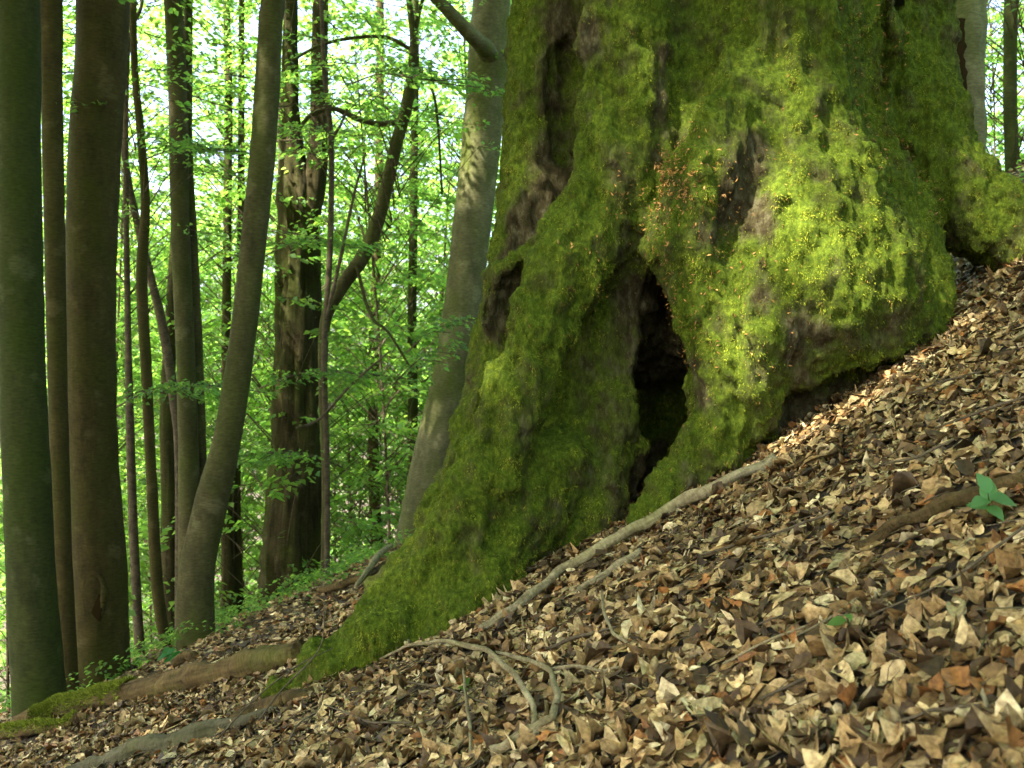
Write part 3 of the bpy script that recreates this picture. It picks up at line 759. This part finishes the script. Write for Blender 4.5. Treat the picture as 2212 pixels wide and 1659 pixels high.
# unseen trees added beside and behind the viewer, so their crowns shade the slope
for (x, y, hgt, r_, cr_) in ((-8.5, 2.5, 14, .35, 5.6), (-6.5, -4.0, 14, .3, 5.6), (-12.5, -1.5, 15, .3, 5.6), (3.5, -4.5, 14, .3, 5.6), (7.5, 2.0, 15, .35, 5.6), (-2.0, -8.5, 14, .3, 5.6),
                          (-5.0, 1.0, 17, .3, 5.6), (-13, 4.5, 15, .3, 4.6), (-11.6, 9.0, 14, .25, 4.0), (-8.8, 6.6, 16, .25, 2.8)):
    g0 = gz(x, y)
    root = add('beech_tree', None, None, label='unseen beech added so its closed crown shades the leafy slope', cat='tree', group='unseen beeches added to shade the slope')
    o = np.array([x, y, g0]); root.location = o
    pts = [np.array([x, y, g0 - 0.4]), np.array([x + .1, y, g0 + 3]), np.array([x, y + .1, g0 + 7]), np.array([x + .2, y, g0 + hgt])]
    v_, f_ = tube(pts, [r_ * 1.1, r_, r_ * .8, r_ * .25], 18, 8, 0.06, 2, 0.4)
    add('trunk', mesh_from('trunk', v_ - o, f_), M['beech'], root)
    v_, f_, c_, cc = crown(pts[-1] + np.array([0, 0, -1.0]), cr_, cr_, cr_ * 0.54, int(170 * (cr_ / 5.6) ** 2), 85, 0.26)
    me = mesh_from('crown', v_ - o, f_, False); set_col(me, c_); add('crown', me, M['leaf'], root, kind='stuff')

# sunlit young growth beyond the crest
yl = 'slender young beech with layered bright sprays in the sunlit background'
spots = []
for k in range(26):
    Yk = 14.5 + 17 * (k / 26.0) + rng.random() * 1.5
    uk = 20 + 960 * ((k * 0.618034) % 1.0) + rng.normal(0, 15)
    spots.append((uk, Yk))
for k in range(10):
    spots.append((150 + 86 * k + rng.normal(0, 20), 20 + 9 * ((k * 0.618034) % 1.0)))
spots += [(2150, 17), (2230, 21), (2110, 25), (2260, 14.5), (1040, 18.5), (1110, 24), (1200, 20), (1300, 17), (1420, 26), (1500, 22), (1800, 19), (-150, 16), (-250, 22), (-120, 28), (2400, 18)]
for (uk, Yk) in spots:
    x = (uk - CX) / F * Yk; g0 = gz(x, Yk); hgt = 8.5 + 4.5 * rng.random()
    root = add('young_beech', None, None, label=yl, cat='tree', group='young beeches beyond the crest')
    o = np.array([x, Yk, g0]); root.location = o
    lean = rng.normal(0, 0.35, 2)
    pts = [np.array([x, Yk, g0 - 0.2]), np.array([x + lean[0] * .3, Yk, g0 + hgt * .35]), np.array([x + lean[0] * .6, Yk + lean[1], g0 + hgt * .7]), np.array([x + lean[0], Yk + lean[1], g0 + hgt])]
    r_ = 0.012 + 0.024 * rng.random()
    v_, f_ = tube(pts, [r_ * 1.2, r_, r_ * .7, r_ * .2], 8, 6, 0.1, 3)
    add('trunk', mesh_from('trunk', v_ - o, f_), M['twig'], root)
    add_sprays(root, o, pts, None, g0 + 0.4, g0 + hgt, 3.0, 110, 48, 0.12, 0.5)
# far wood, one mass
NF = 3200
fy = 33 + 40 * rng.random(NF); fu = -500 + 3400 * rng.random(NF)
fx = (fu - CX) / F * fy
fb = np.stack([fx, fy, ground_z(fx, fy) + 0.3 + 24 * rng.random(NF) ** 1.3], -1)
# unseen foliage added to both sides and behind the viewer, blocking low light
NB_ = 1700
ba = np.radians(-38 - 284 * rng.random(NB_)); bd = 17 + 22 * rng.random(NB_)
bx_, by_ = bd * np.sin(ba), bd * np.cos(ba)
fb = np.vstack([fb, np.stack([bx_, by_, ground_z(bx_, by_) + 0.3 + 13 * rng.random(NB_)], -1)]); NF += NB_
v, f, c, tv, tf = sprays(fb, rng.random(NF) * 2 * PI, 1.6 + 1.4 * rng.random(NF), 40, 0.24, 0.1 + 0.25 * rng.random(NF), 0.45, rough=2.4)
me = mesh_from('distant_wood', v, f, False); set_col(me, c)
add('distant_wood', me, M['leaf'], kind='stuff', label='bright green mass of far off beech foliage below the crest, plus unseen foliage added around the viewer', cat='woodland')

# ------------------------------------------------------------------ leaf litter
PAL = np.array([[.50, .38, .19], [.42, .30, .14], [.31, .205, .085], [.20, .125, .048], [.27, .12, .035], [.08, .05, .022], [.32, .27, .13], [.62, .51, .30]])
PW = np.array([.16, .15, .14, .16, .05, .24, .04, .06]); PW /= PW.sum()
def litter_near(x, y, L, lift, tilt, fine=False):
    """12-triangle dry leaves, each folded, curled and twisted in its own way"""
    N = len(x)
    st, wd = (np.array([0, .1, .27, .5, .72, .9, 1.0]), np.array([0, .55, .9, 1.0, .78, .32, 0])) if fine else (np.array([0, .22, .5, .78, 1.0]), np.array([0, .82, 1.0, .68, 0]))
    ns = len(st) - 2; nv = 3 * ns + 2
    rows = [(0, 0)] + [(s_, e) for s_ in range(1, ns + 1) for e in (-1, 0, 1)] + [(ns + 1, 0)]
    W = L * (0.42 + 0.22 * rng.random(N))
    wild = np.where(rng.random(N) < 0.25, 1.0, 0.4); curl = rng.normal(0.3, 0.8, N) * wild; fold = rng.normal(0.3, 0.75, N) * wild; tw = rng.normal(0, 1.2, N) * wild; edge = rng.normal(0, 0.16, (N, nv))
    loc = np.zeros((N, nv, 3))
    for k, (s_, e) in enumerate(rows):
        t = st[s_] - 0.5; h = wd[s_] * 0.5 * e
        loc[:, k, 0] = t * L * (1 - 0.25 * np.abs(curl))
        loc[:, k, 1] = h * W * (1 - 0.3 * np.abs(fold)) * (1 + edge[:, k])
        loc[:, k, 2] = curl * (t * t - 0.08) * L * 1.7 + fold * abs(h) * W + tw * t * h * W * 1.6 + edge[:, k] * 0.1 * L
    yaw = rng.random(N) * 2 * PI
    eps = 0.05
    g0 = ground_z(x, y); nx_ = -(ground_z(x + eps, y) - g0) / eps; ny_ = -(ground_z(x, y + eps) - g0) / eps
    nrm = unit(np.stack([nx_, ny_, np.ones(N)], -1) + rng.normal(0, 1, (N, 3)) * tilt[:, None])
    a = np.stack([np.cos(yaw), np.sin(yaw), np.zeros(N)], -1); a = unit(a - nrm * (a * nrm).sum(1)[:, None]); b2 = np.cross(nrm, a)
    cen = np.stack([x, y, g0 + lift], -1)
    v = cen[:, None] + loc[..., 0:1] * a[:, None] + loc[..., 1:2] * b2[:, None] + loc[..., 2:3] * nrm[:, None]
    t_ = [(0, 3, 2), (0, 2, 1)]
    for s_ in range(ns - 1):
        k = 1 + 3 * s_
        t_ += [(k, k + 1, k + 4), (k, k + 4, k + 3), (k + 1, k + 2, k + 5), (k + 1, k + 5, k + 4)]
    t_ += [(nv - 4, nv - 3, nv - 1), (nv - 3, nv - 2, nv - 1)]
    f = (np.arange(N)[:, None, None] * nv + np.array(t_)[None]).reshape(-1, 3)
    return v.reshape(-1, 3), f
def litter_cols(N, x, y):
    k = rng.choice(len(PAL), N, p=PW)
    c = PAL[k] * (0.42 + 0.72 * rng.random((N, 1)))
    patch = noise3(np.stack([x * 1.3, y * 1.3, np.zeros(N) + 8], -1))
    return c * (1 + 0.35 * patch[:, None])
def scatter(N, y0, y1, margin, power=1.0):
    y = y0 + (y1 - y0) * rng.random(N) ** power
    hw = 0.52 * y + margin
    x = (rng.random(N) * 2 - 1) * hw
    return x, y
x, y = scatter(60000, 1.0, 7.4, 0.4, 0.62)
L = np.clip(np.exp(rng.normal(math.log(0.062), 0.38, len(x))), 0.02, 0.115)
heap = fbm(np.stack([x * 6, y * 6, x * 0 + 3], -1), 2)
lift = 0.002 + np.clip(0.026 + 0.042 * heap, 0.002, 0.09) * (0.25 + 0.9 * rng.random(len(x)))
tl_ = 0.10 + 0.42 * rng.random(len(x)) ** 2; lc = litter_cols(len(x), x, y)
nr_ = y < 2.6
va, fa_ = litter_near(x[nr_], y[nr_], L[nr_], lift[nr_], tl_[nr_], True); vb, fb_ = litter_near(x[~nr_], y[~nr_], L[~nr_], lift[~nr_], tl_[~nr_])
v1_ = np.vstack([va, vb]); f1_ = np.vstack([fa_, fb_ + len(va)])
c1_ = np.vstack([np.repeat(lc[nr_], 17, 0), np.repeat(lc[~nr_], 11, 0)])
x2, y2 = scatter(45000, 7.2, 16, 0.8, 0.8)
L2 = 0.055 + 0.035 * rng.random(len(x2)); g2 = ground_z(x2, y2) + 0.004 + 0.03 * rng.random(len(x2))
an = rng.random(len(x2)) * 2 * PI
v2_, f2_ = leaf_quads(np.stack([x2, y2, g2], -1), np.stack([np.cos(an), np.sin(an), rng.normal(0.0, 0.3, len(x2))], -1),
                      unit(np.stack([-0.45 + rng.normal(0, .35, len(x2)), rng.normal(0, .35, len(x2)), np.ones(len(x2))], -1)), L2, L2 * 0.65)
c2_ = np.repeat(litter_cols(len(x2), x2, y2), 4, 0)
me = mesh_from('leaf_litter', np.vstack([v1_, v2_]), np.vstack([f1_, f2_ + len(v1_)]), True); set_col(me, np.vstack([c1_, c2_]))
add('leaf_litter', me, M['dry'], kind='stuff', label='thick carpet of dry brown and tan beech leaves on the slope', cat='leaf litter')

# fine dead twiglets mixed into the carpet
NT = 2600
x, y = scatter(NT, 1.2, 9.0, 0.4, 0.7)
g0 = ground_z(x, y) + 0.03 + 0.03 * rng.random(NT)
an = rng.normal(0.3, 0.9, NT); tl = 0.04 + 0.16 * rng.random(NT) ** 2
dv = unit(np.stack([np.cos(an), np.sin(an), 0.48 * np.cos(an) + rng.normal(0, .15, NT)], -1))
md = np.stack([x, y, g0], -1); sd2 = unit(np.cross(dv, np.array([0, 0, 1.0]))); up2 = np.cross(sd2, dv)
bend = rng.normal(0, 0.12, NT)[:, None]
rr = (0.001 + 0.0022 * rng.random(NT))[:, None]
rings = []
for k, (t, rk) in enumerate(((-.5, 1.0), (0, .9), (.5, .5))):
    c_ = md + dv * (t * tl)[:, None] + sd2 * bend * tl[:, None] * (1 - 4 * t * t)
    rings += [c_ + up2 * rr * rk, c_ - up2 * rr * rk * .5 + sd2 * rr * rk * .87, c_ - up2 * rr * rk * .5 - sd2 * rr * rk * .87]
tvv = np.stack(rings, 1).reshape(-1, 3); kk = np.arange(NT)[:, None] * 9
tff = np.vstack([np.hstack([kk + a_ * 3 + j, kk + a_ * 3 + (j + 1) % 3, kk + a_ * 3 + 3 + (j + 1) % 3, kk + a_ * 3 + 3 + j]) for a_ in (0, 1) for j in range(3)])
add('twiglets', mesh_from('twiglets', tvv, tff), M['twig'], kind='stuff', label='fine dead twiglets mixed into the leaf carpet', cat='twigs')

# single leaves on top of the carpet, nearest the viewer
shapes = []
for k in range(14):
    st_ = np.linspace(0, 1, 9); L_ = 0.075 + 0.025 * rng.random()
    wprof = np.sin(PI * np.clip(st_, 0, 1) ** 0.85) ** 0.8 * 0.5 * L_ * (0.45 + 0.15 * rng.random())
    curl, fold, tw = rng.normal(0.5, 0.6), rng.normal(0.3, 0.45), rng.normal(0, 0.9)
    vv_ = []
    for i_, s_ in enumerate(st_):
        t = s_ - 0.5
        for e in (-1, -0.5, 0, 0.5, 1):
            h = wprof[i_] * e; j = rng.normal(0, 0.0022)
            vv_.append((t * L_ * (1 - .2 * abs(curl)), h * (1 + rng.normal(0, .06)), curl * (t * t) * L_ * 1.5 + fold * abs(h) + tw * t * h * 1.6 + 0.10 * L_ * math.sin(s_ * 17 + k) * abs(e) * 0.35 + j))
    vv_ = np.array(vv_); ii = np.arange(45).reshape(9, 5)
    fq = np.stack([ii[:-1, :-1].ravel(), ii[1:, :-1].ravel(), ii[1:, 1:].ravel(), ii[:-1, 1:].ravel()], -1)
    vv_[:, 2] -= np.percentile(vv_[:, 2], 15)
    me = mesh_from('fallen_leaf', vv_, fq, True); me.materials.append(M['dry_single']); shapes.append(me)
NAMES = ['pale tan', 'tan', 'brown', 'dark brown', 'rusty orange', 'blackish brown', 'olive gray', 'bleached cream']
cand = 0
while cand < 300:
    u = 240 + 1990 * rng.random(); v = 1659 - 460 * rng.random() ** 1.5
    g = G(u, v, ymax=8)
    if g[1] > 4.2: continue
    k = rng.choice(len(PAL), p=PW)
    o = add('fallen_leaf', shapes[rng.integers(14)], None, label=f'{NAMES[k]} curled dry leaf lying loose on top of the leaf carpet', cat='leaf',
            group=f'{NAMES[k]} loose leaves')
    o.location = (g[0], g[1], g[2] + 0.028 + 0.015 * rng.random())
    nrm = Vector((-0.48 + rng.normal(0, .35), rng.normal(0.0, .35), 1)).normalized()
    qd = Vector((0, 0, 1)).rotation_difference(nrm)
    from mathutils import Quaternion
    o.rotation_mode = 'QUATERNION'; o.rotation_quaternion = qd @ Quaternion((0, 0, 1), rng.random() * 6.283)
    s_ = 0.8 + 0.35 * rng.random(); o.scale = (s_, s_, s_)
    cc_ = PAL[k] * (0.7 + 0.4 * rng.random()); o.color = (*cc_, 1)
    cand += 1

# ------------------------------------------------------------------ logs and sticks
def stick(name, label, uvw, mat, lift=0.5, sides=10, cat='stick', rough=0.1, ups=None, flat=1.0, kids=(), per=7, furrow=0, nscale=6):
    pts, rad = [], []
    for i, (u, v, w_) in enumerate(uvw):
        g = G(u, v); r_ = max(0.0015, w_ * 0.5 * g[1] / F)
        g[2] += r_ * lift + 0.03 + (ups[i] if ups else 0); pts.append(g); rad.append(r_)
    # crooked growth between the points read off the photograph
    p2, r2 = [pts[0]], [rad[0]]
    for a_, b2_, ra_, rb_ in zip(pts[:-1], pts[1:], rad[:-1], rad[1:]):
        for t_ in (0.36, 0.7):
            p2.append(a_ + (b2_ - a_) * t_ + rng.normal(0, 0.28, 3) * min(ra_, 0.03)); r2.append((ra_ + (rb_ - ra_) * t_) * (0.88 + 0.3 * rng.random()))
        p2.append(b2_); r2.append(rb_)
    pts, rad = p2, r2; per = max(4, per // 2)
    v_, f_ = tube(pts, rad, sides, per, rough, nscale, 0, flat, rng.random() * 20, furrow)
    o = np.array(pts[0]); qa = Vector(pts[-1] - pts[0]).to_track_quat('Z', 'Y'); Rm = np.array(qa.to_matrix())
    ob = add(name, mesh_from(name, (v_ - o) @ Rm, f_), mat, label=label, cat=cat); ob.location = o
    ob.rotation_mode = 'QUATERNION'; ob.rotation_quaternion = qa
    return ob, pts, rad
stick('fallen_stick', 'long pale bare stick leaning along the foot of the mossy roots',
      [(1035, 1385, 16), (1110, 1345, 20), (1210, 1262, 22), (1330, 1195, 23), (1440, 1135, 25), (1560, 1078, 26), (1675, 1018, 22)], M['stick'], 1.6, 12, rough=0.16)
stick('fallen_stick', 'short brown stick lying just below the long pale stick',
      [(1240, 1305, 14), (1310, 1262, 16), (1385, 1212, 16)], M['stick'], 1.0)
stick('fallen_stick', 'thick mossy brown stick among leaves beside the green sprig',
      [(1850, 1212, 20), (1910, 1185, 26), (1990, 1155, 30), (2080, 1118, 32), (2150, 1090, 30), (2260, 1062, 28)], M['log'], 1.2, 12, rough=0.18)
stick('fallen_twig', 'gray forked twig arching over leaves below the mossy root',
      [(820, 1440, 5), (880, 1425, 7), (960, 1428, 9), (1050, 1452, 12), (1110, 1505, 13), (1150, 1570, 14), (1158, 1625, 16)], M['stick'], 1.0, 8, 'twig', ups=[0, .03, .05, .05, .04, .03, .01])
stick('fallen_twig', 'gray twig bent like a hook in the foreground leaves',
      [(1070, 1452, 8), (1140, 1480, 10), (1190, 1510, 13), (1205, 1560, 15), (1190, 1605, 17), (1140, 1625, 20), (1060, 1665, 24)], M['stick'], 1.0, 8, 'twig', ups=[.04, .05, .05, .04, .03, .02, .01])
stick('fallen_twig', 'thin twig branching off the hooked twig',
      [(1185, 1506, 9), (1240, 1490, 8), (1300, 1488, 7), (1340, 1470, 4)], M['stick'], 1.0, 7, 'twig', ups=[.05, .04, .02, .01])
stick('fallen_twig', 'thin upright twig poking down through foreground leaves',
      [(1000, 1480, 5), (1006, 1540, 7), (1014, 1600, 8), (1016, 1665, 9)], M['stick'], 1.0, 7, 'twig', ups=[.03, .03, .03, .02])
stick('fallen_twig', 'pale curled twig standing in a loop among the leaves',
      [(1300, 1330, 6), (1305, 1375, 7), (1325, 1405, 8), (1355, 1418, 7)], M['stick'], 1.0, 7, 'twig', ups=[.06, .05, .02, .01])
tw = [('thin dark twig pointing toward the green sprig', [(1500, 1235, 6), (1600, 1215, 8), (1700, 1180, 8), (1800, 1150, 7)]),
      ('dark twig below the thick mossy stick', [(1880, 1380, 6), (1980, 1330, 8), (2080, 1275, 9), (2220, 1190, 9)]),
      ('reddish twig crossing the nearest leaves', [(1560, 1480, 7), (1650, 1440, 8), (1740, 1400, 7)]),
      ('long thin twig high on the leafy slope', [(2020, 960, 7), (2110, 925, 9), (2230, 885, 9)]),
      ('short pale twig above the green sprig', [(1900, 1045, 6), (1980, 1020, 8), (2060, 985, 7)]),
      ('broken twig under the dark overhang', [(1960, 880, 5), (2040, 860, 7), (2120, 835, 6)]),
      ('dark twig half buried near the hooked twig', [(1180, 1440, 9), (1250, 1420, 11), (1330, 1395, 8)]),
      ('thin twig low among the foreground leaves', [(1640, 1570, 8), (1740, 1530, 10), (1840, 1500, 8)]),
      ('dark stem lying across the closest leaves', [(1900, 1640, 8), (2010, 1605, 12), (2120, 1590, 11)]),
      ('slim dry twig by the small seedling', [(1720, 1420, 6), (1790, 1385, 8), (1860, 1330, 6)]),
      ('thin gray twig beside the gray slab log', [(700, 1560, 5), (800, 1590, 7), (890, 1600, 6)]),
      ('pale twig lying near the root tip', [(880, 1500, 5), (960, 1520, 6), (1060, 1560, 5)])]
for lb, p in tw: stick('fallen_twig', lb, [(a_, b_ + rng.normal(0, 4), w_ * 0.75) for a_, b_, w_ in p], M['twig'] if rng.random() < 0.6 else M['stick'], 2.5, 7, 'twig', ups=[.02] * len(p))
# fallen logs on the left
lg, lp, lr = stick('fallen_log', 'rotting brown log lying behind the mossy root tip, mossy at one end',
      [(40, 1585, 44), (130, 1550, 52), (270, 1522, 56), (400, 1494, 62), (520, 1466, 62), (650, 1434, 54)], M['log'], 0.5, 24, 'log', 0.28, furrow=0.3, nscale=5, per=14)
def moss_on(ob, pts, rad, t0, t1, n, rootname='moss'):
    pr = catmull(np.hstack([np.array(pts), np.array(rad)[:, None]]), 20)
    i = (t0 + (t1 - t0) * rng.random(n)) * (len(pr) - 1); i0_ = i.astype(int).clip(0, len(pr) - 2); fr = (i - i0_)[:, None]
    c_ = pr[i0_] * (1 - fr) + pr[i0_ + 1] * fr
    ax = unit(pr[i0_ + 1][:, :3] - pr[i0_][:, :3])
    th = rng.normal(0, 0.75, n); upv = np.array([0, 0, 1.0]); sd_ = unit(np.cross(ax, upv)); up2 = np.cross(sd_, ax)
    dd = up2 * np.cos(th)[:, None] + sd_ * np.sin(th)[:, None]
    lump = 1.0 + 0.15 * fbm(c_[:, :3] * 9, 2)[:, None]
    b_ = c_[:, :3] + dd * c_[:, 3:4] * lump * 0.98
    ln_ = 0.015 + 0.02 * rng.random(n); d_ = unit(dd + rng.normal(0, .5, (n, 3))); s_ = unit(np.cross(d_, rng.normal(size=(n, 3)))) * 0.004
    v_ = np.stack([b_ - s_, b_ + s_, b_ + d_ * ln_[:, None]], 1).reshape(-1, 3)
    w_ = rng.random((n, 1)); cc_ = np.array([[.05, .07, .006]]) * (1 - w_) + np.array([[.21, .24, .025]]) * w_
    me = mesh_from('moss', (v_ - np.array(ob.location)) @ np.array(ob.rotation_quaternion.to_matrix()), np.arange(n * 3).reshape(-1, 3), False); set_col(me, np.repeat(cc_, 3, 0))
    add('moss', me, M['moss'], ob, kind='stuff')
moss_on(lg, lp, lr, 0.08, 0.42, 14000)
stick('fallen_log', 'flat gray slab of dead log at the bottom of the slope',
      [(150, 1690, 60), (260, 1655, 76), (380, 1622, 76), (500, 1588, 60), (600, 1552, 34)], M['slab'], -0.1, 24, 'log', 0.3, flat=0.8, furrow=0.3, nscale=5, per=14)
stick('fallen_log', 'dark bark slab propped just under the mossy root tip',
      [(470, 1600, 20), (550, 1560, 36), (620, 1532, 34), (700, 1512, 14)], M['log'], 0.5, 12, 'log', 0.25, nscale=6)
mg, mp, mr = stick('fallen_branch', 'small mossy branch end lying in front of the rotting log',
      [(-30, 1600, 30), (40, 1598, 34), (110, 1590, 26), (190, 1560, 14)], M['log'], 0.6, 10, 'branch')
moss_on(mg, mp, mr, 0.0, 0.9, 5000)
stick('fallen_branch', 'bleached root strip lit by the sun behind the mossy root',
      [(768, 1300, 8), (790, 1270, 12), (815, 1235, 14), (845, 1205, 10)], M['stick'], 2.0, 8, 'branch', ups=[.05] * 4)
stick('fallen_branch', 'crooked brown branch lying in front of the broad striped trunk',
      [(690, 1290, 14), (740, 1280, 16), (790, 1262, 14), (830, 1230, 10)], M['log'], 1.2, 8, 'branch')
stick('fallen_branch', 'dark broken stub lying at the foot of the bent beech',
      [(372, 1452, 18), (395, 1440, 24), (420, 1432, 20)], M['log'], 1.0, 9, 'branch')
# bare upright twigs in front of the fallen log
for lb, up in (('bare brown twig rising in front of the fallen log', [(520, 1600, 4), (600, 1500, 4), (690, 1400, 3), (700, 1300, 2)]),
               ('bare forked twig leaning over the gray slab log', [(420, 1640, 5), (540, 1520, 4), (640, 1440, 3), (720, 1400, 2)]),
               ('thin dark whip of twig beside the gray slab', [(330, 1610, 4), (440, 1585, 5), (560, 1540, 4), (650, 1490, 2)]),
               ('bare upright twig near the end of the dark bark slab', [(600, 1640, 5), (640, 1570, 4), (690, 1530, 3), (700, 1480, 2)])):
    b_ = G(up[0][0], up[0][1]); pts = [P(u, v, b_[1] + 0.12 * i) for i, (u, v, w_) in enumerate(up)]; pts[0][2] -= 0.03
    v_, f_ = tube(pts, [w_ * 0.5 * b_[1] / F for *_, w_ in up], 6, 7, 0.2, 9)
    ob = add('bare_twig', mesh_from('bare_twig', v_ - b_, f_), M['twig'], label=lb, cat='twig'); ob.location = b_

# ------------------------------------------------------------------ seedlings and low plants
def broad_leaf(L_, W_, seed):
    st_ = np.linspace(0, 1, 7); vv_ = []
    for i_, s_ in enumerate(st_):
        w_ = math.sin(PI * s_ ** 0.8) ** 0.9 * W_ * 0.5
        for e in (-1, 0, 1):
            vv_.append((s_ * L_, e * w_, 0.25 * abs(e) * w_ - 0.35 * s_ * s_ * L_ + 0.02 * L_ * math.sin(9 * s_ + seed) * abs(e)))
    ii = np.arange(21).reshape(7, 3)
    return np.array(vv_), np.stack([ii[:-1, :-1].ravel(), ii[1:, :-1].ravel(), ii[1:, 1:].ravel(), ii[:-1, 1:].ravel()], -1)
def seedling(name, label, u, v, h, leaves, L_, tint, cat='seedling', top=None):
    b_ = G(u, v); root = add(name, None, None, label=label, cat=cat); root.location = b_; root.rotation_euler = (0.6, -0.25, 0)
    pts = [np.array([0, 0, -0.04]), np.array([0.004, 0, h * .5]), np.array([0.0, 0.005, h])]
    v_, f_ = tube(pts, [0.003, 0.0025, 0.0015], 6, 5, 0.1)
    add('stem', mesh_from('stem', v_, f_), M['twig'], root)
    for k in range(leaves):
        Lk = L_ * (0.6 + 0.5 * rng.random()); vv_, fq = broad_leaf(Lk, Lk * 0.62, k)
        a_ = k * 2.4 + rng.normal(0, .3); tilt = rng.normal(0.25, 0.25)
        ca, sa, ct, st_ = math.cos(a_), math.sin(a_), math.cos(tilt), math.sin(tilt)
        R = np.array([[ca, -sa, 0], [sa, ca, 0], [0, 0, 1]]) @ np.array([[ct, 0, -st_], [0, 1, 0], [st_, 0, ct]])
        me = mesh_from('leaf', vv_ @ R.T + np.array([0, 0, h * (0.45 + 0.55 * k / max(1, leaves - 1))]), fq)
        set_col(me, np.tile(np.array(tint) * (0.8 + 0.4 * rng.random()), (len(vv_), 1)))
        add('leaf', me, M['leaf'], root)
seedling('seedling', 'fresh green leafy sprig beside the thick mossy stick', 2130, 1140, 0.13, 7, 0.07, (0.08, 0.20, 0.07))
seedling('seedling', 'tiny two leaved green seedling alone among dry leaves', 1830, 1375, 0.085, 3, 0.05, (0.09, 0.20, 0.045))
seedling('seedling', 'low broad leaved green plant at the foot of the bent beech', 372, 1432, 0.12, 6, 0.14, (0.03, 0.16, 0.03), 'plant')
seedling('seedling', 'small pale green seedling near the upright foreground twig', 1010, 1500, 0.05, 4, 0.04, (0.08, 0.16, 0.03))
# hanging spray by the gray beech
def free_spray(label, pts3, L_, nsp, nleaf, size):
    b_ = pts3[0]; root = add('beech_branch', None, None, label=label, cat='branch'); root.location = b_
    v_, f_ = tube(pts3, np.linspace(0.012, 0.003, len(pts3)), 7, 7, 0.1)
    add('twig', mesh_from('twig', v_ - b_, f_), M['twig'], root)
    pr = catmull(pts3, 10); i = np.linspace(len(pr) * 0.35, len(pr) - 1, nsp).astype(int)
    t = unit(pr[-1] - pr[0]); a0 = math.atan2(t[1], t[0])
    v, f, c, tv, tf = sprays(pr[i], a0 + np.where(np.arange(nsp) % 2, .7, -.7) + rng.normal(0, .2, nsp), np.full(nsp, L_), nleaf, size, np.full(nsp, .12), 0.35)
    me = mesh_from('leaves', v - b_, f, False); set_col(me, c); add('leaves', me, M['leaf'], root, kind='stuff')
    add('twigs', mesh_from('twigs', tv - b_, tf), M['twig'], root, kind='stuff')
free_spray('leafy beech branch reaching across in front of the smooth gray beech', [P(880, 760, 11.9), P(920, 725, 11.2), P(965, 700, 10.6), P(1010, 690, 10.2)], 0.45, 8, 16, 0.07)
free_spray('drooping leafy branch hanging in front of the gray beech foot', [P(850, 830, 12.2), P(890, 790, 11.8), P(930, 760, 11.4), P(985, 740, 11.0)], 0.4, 7, 16, 0.07)
free_spray('flat leafy branch spread in front of the twin stemmed beech', [P(250, 880, 11.6), P(310, 850, 10.8), P(380, 830, 10.4), P(470, 835, 10.2)], 0.7, 12, 26, 0.07)
free_spray('leafy branch spread across the middle of the broad striped trunk', [P(560, 840, 13), P(620, 815, 12.6), P(700, 800, 12.3), P(790, 810, 12)], 0.8, 14, 28, 0.075)
free_spray('leafy branch crossing high in front of the twin stemmed beech', [P(300, 350, 12.4), P(350, 330, 11.6), P(400, 318, 11.1), P(460, 325, 10.9)], 0.7, 12, 26, 0.075)
free_spray('leafy branch hanging before the upper part of the broad striped trunk', [P(560, 560, 13.4), P(620, 530, 13), P(690, 520, 12.7), P(760, 535, 12.4)], 0.8, 14, 28, 0.08)
free_spray('leafy branch spread low across the broad striped trunk', [P(740, 1010, 13.2), P(680, 985, 12.8), P(620, 975, 12.5), P(560, 985, 12.2)], 0.8, 14, 28, 0.08)
free_spray('bright leafy branch high beside the curved slender tree', [P(760, 180, 13), P(820, 160, 12.6), P(880, 165, 12.2), P(950, 180, 12)], 0.8, 14, 28, 0.08)
# low green ground cover at the crest
NC = 420
uc = np.concatenate([rng.random(300) * 700 - 20, 2100 + rng.random(120) * 200]); cvb = []
x = np.concatenate([-5.8 + 4.6 * rng.random(340), 2.5 + 3 * rng.random(80)]); y = np.concatenate([8.6 + 6.5 * rng.random(340), 9.5 + 5 * rng.random(80)])
cb = np.stack([x, y, ground_z(x, y) + 0.08 + 0.14 * rng.random(NC)], -1)
v, f, c, tv, tf = sprays(cb, rng.random(NC) * 2 * PI, 0.18 + 0.25 * rng.random(NC), 14, 0.055, 0.2 + 0.3 * rng.random(NC), 0.45, width=0.5)
me = mesh_from('ground_cover', np.vstack([v]), f, False); set_col(me, c)
add('ground_cover', me, M['leaf'], kind='stuff', label='scattered low green seedlings along the crest of the slope', cat='ground cover')
# dark stump at the right edge
sp_ = G(2216, 575); sp_ = np.array([sp_[0], sp_[1], gz(sp_[0], sp_[1])])
sv, sf = tube([sp_ + np.array([0.12, 0.3, -.2]), sp_ + np.array([0.12, 0.3, .18]), sp_ + np.array([0.14, 0.3, .38])], [0.16, 0.13, 0.09], 14, 6, 0.3, 5, 0.3)
so = add('tree_stump', mesh_from('tree_stump', sv - sp_, sf), m_, label='small dark broken stump past the rear mossy root', cat='stump'); so.location = sp_
print('tris', sum(len(o.data.loops) - 2 * len(o.data.polygons) for o in scene.objects if o.type == 'MESH'))
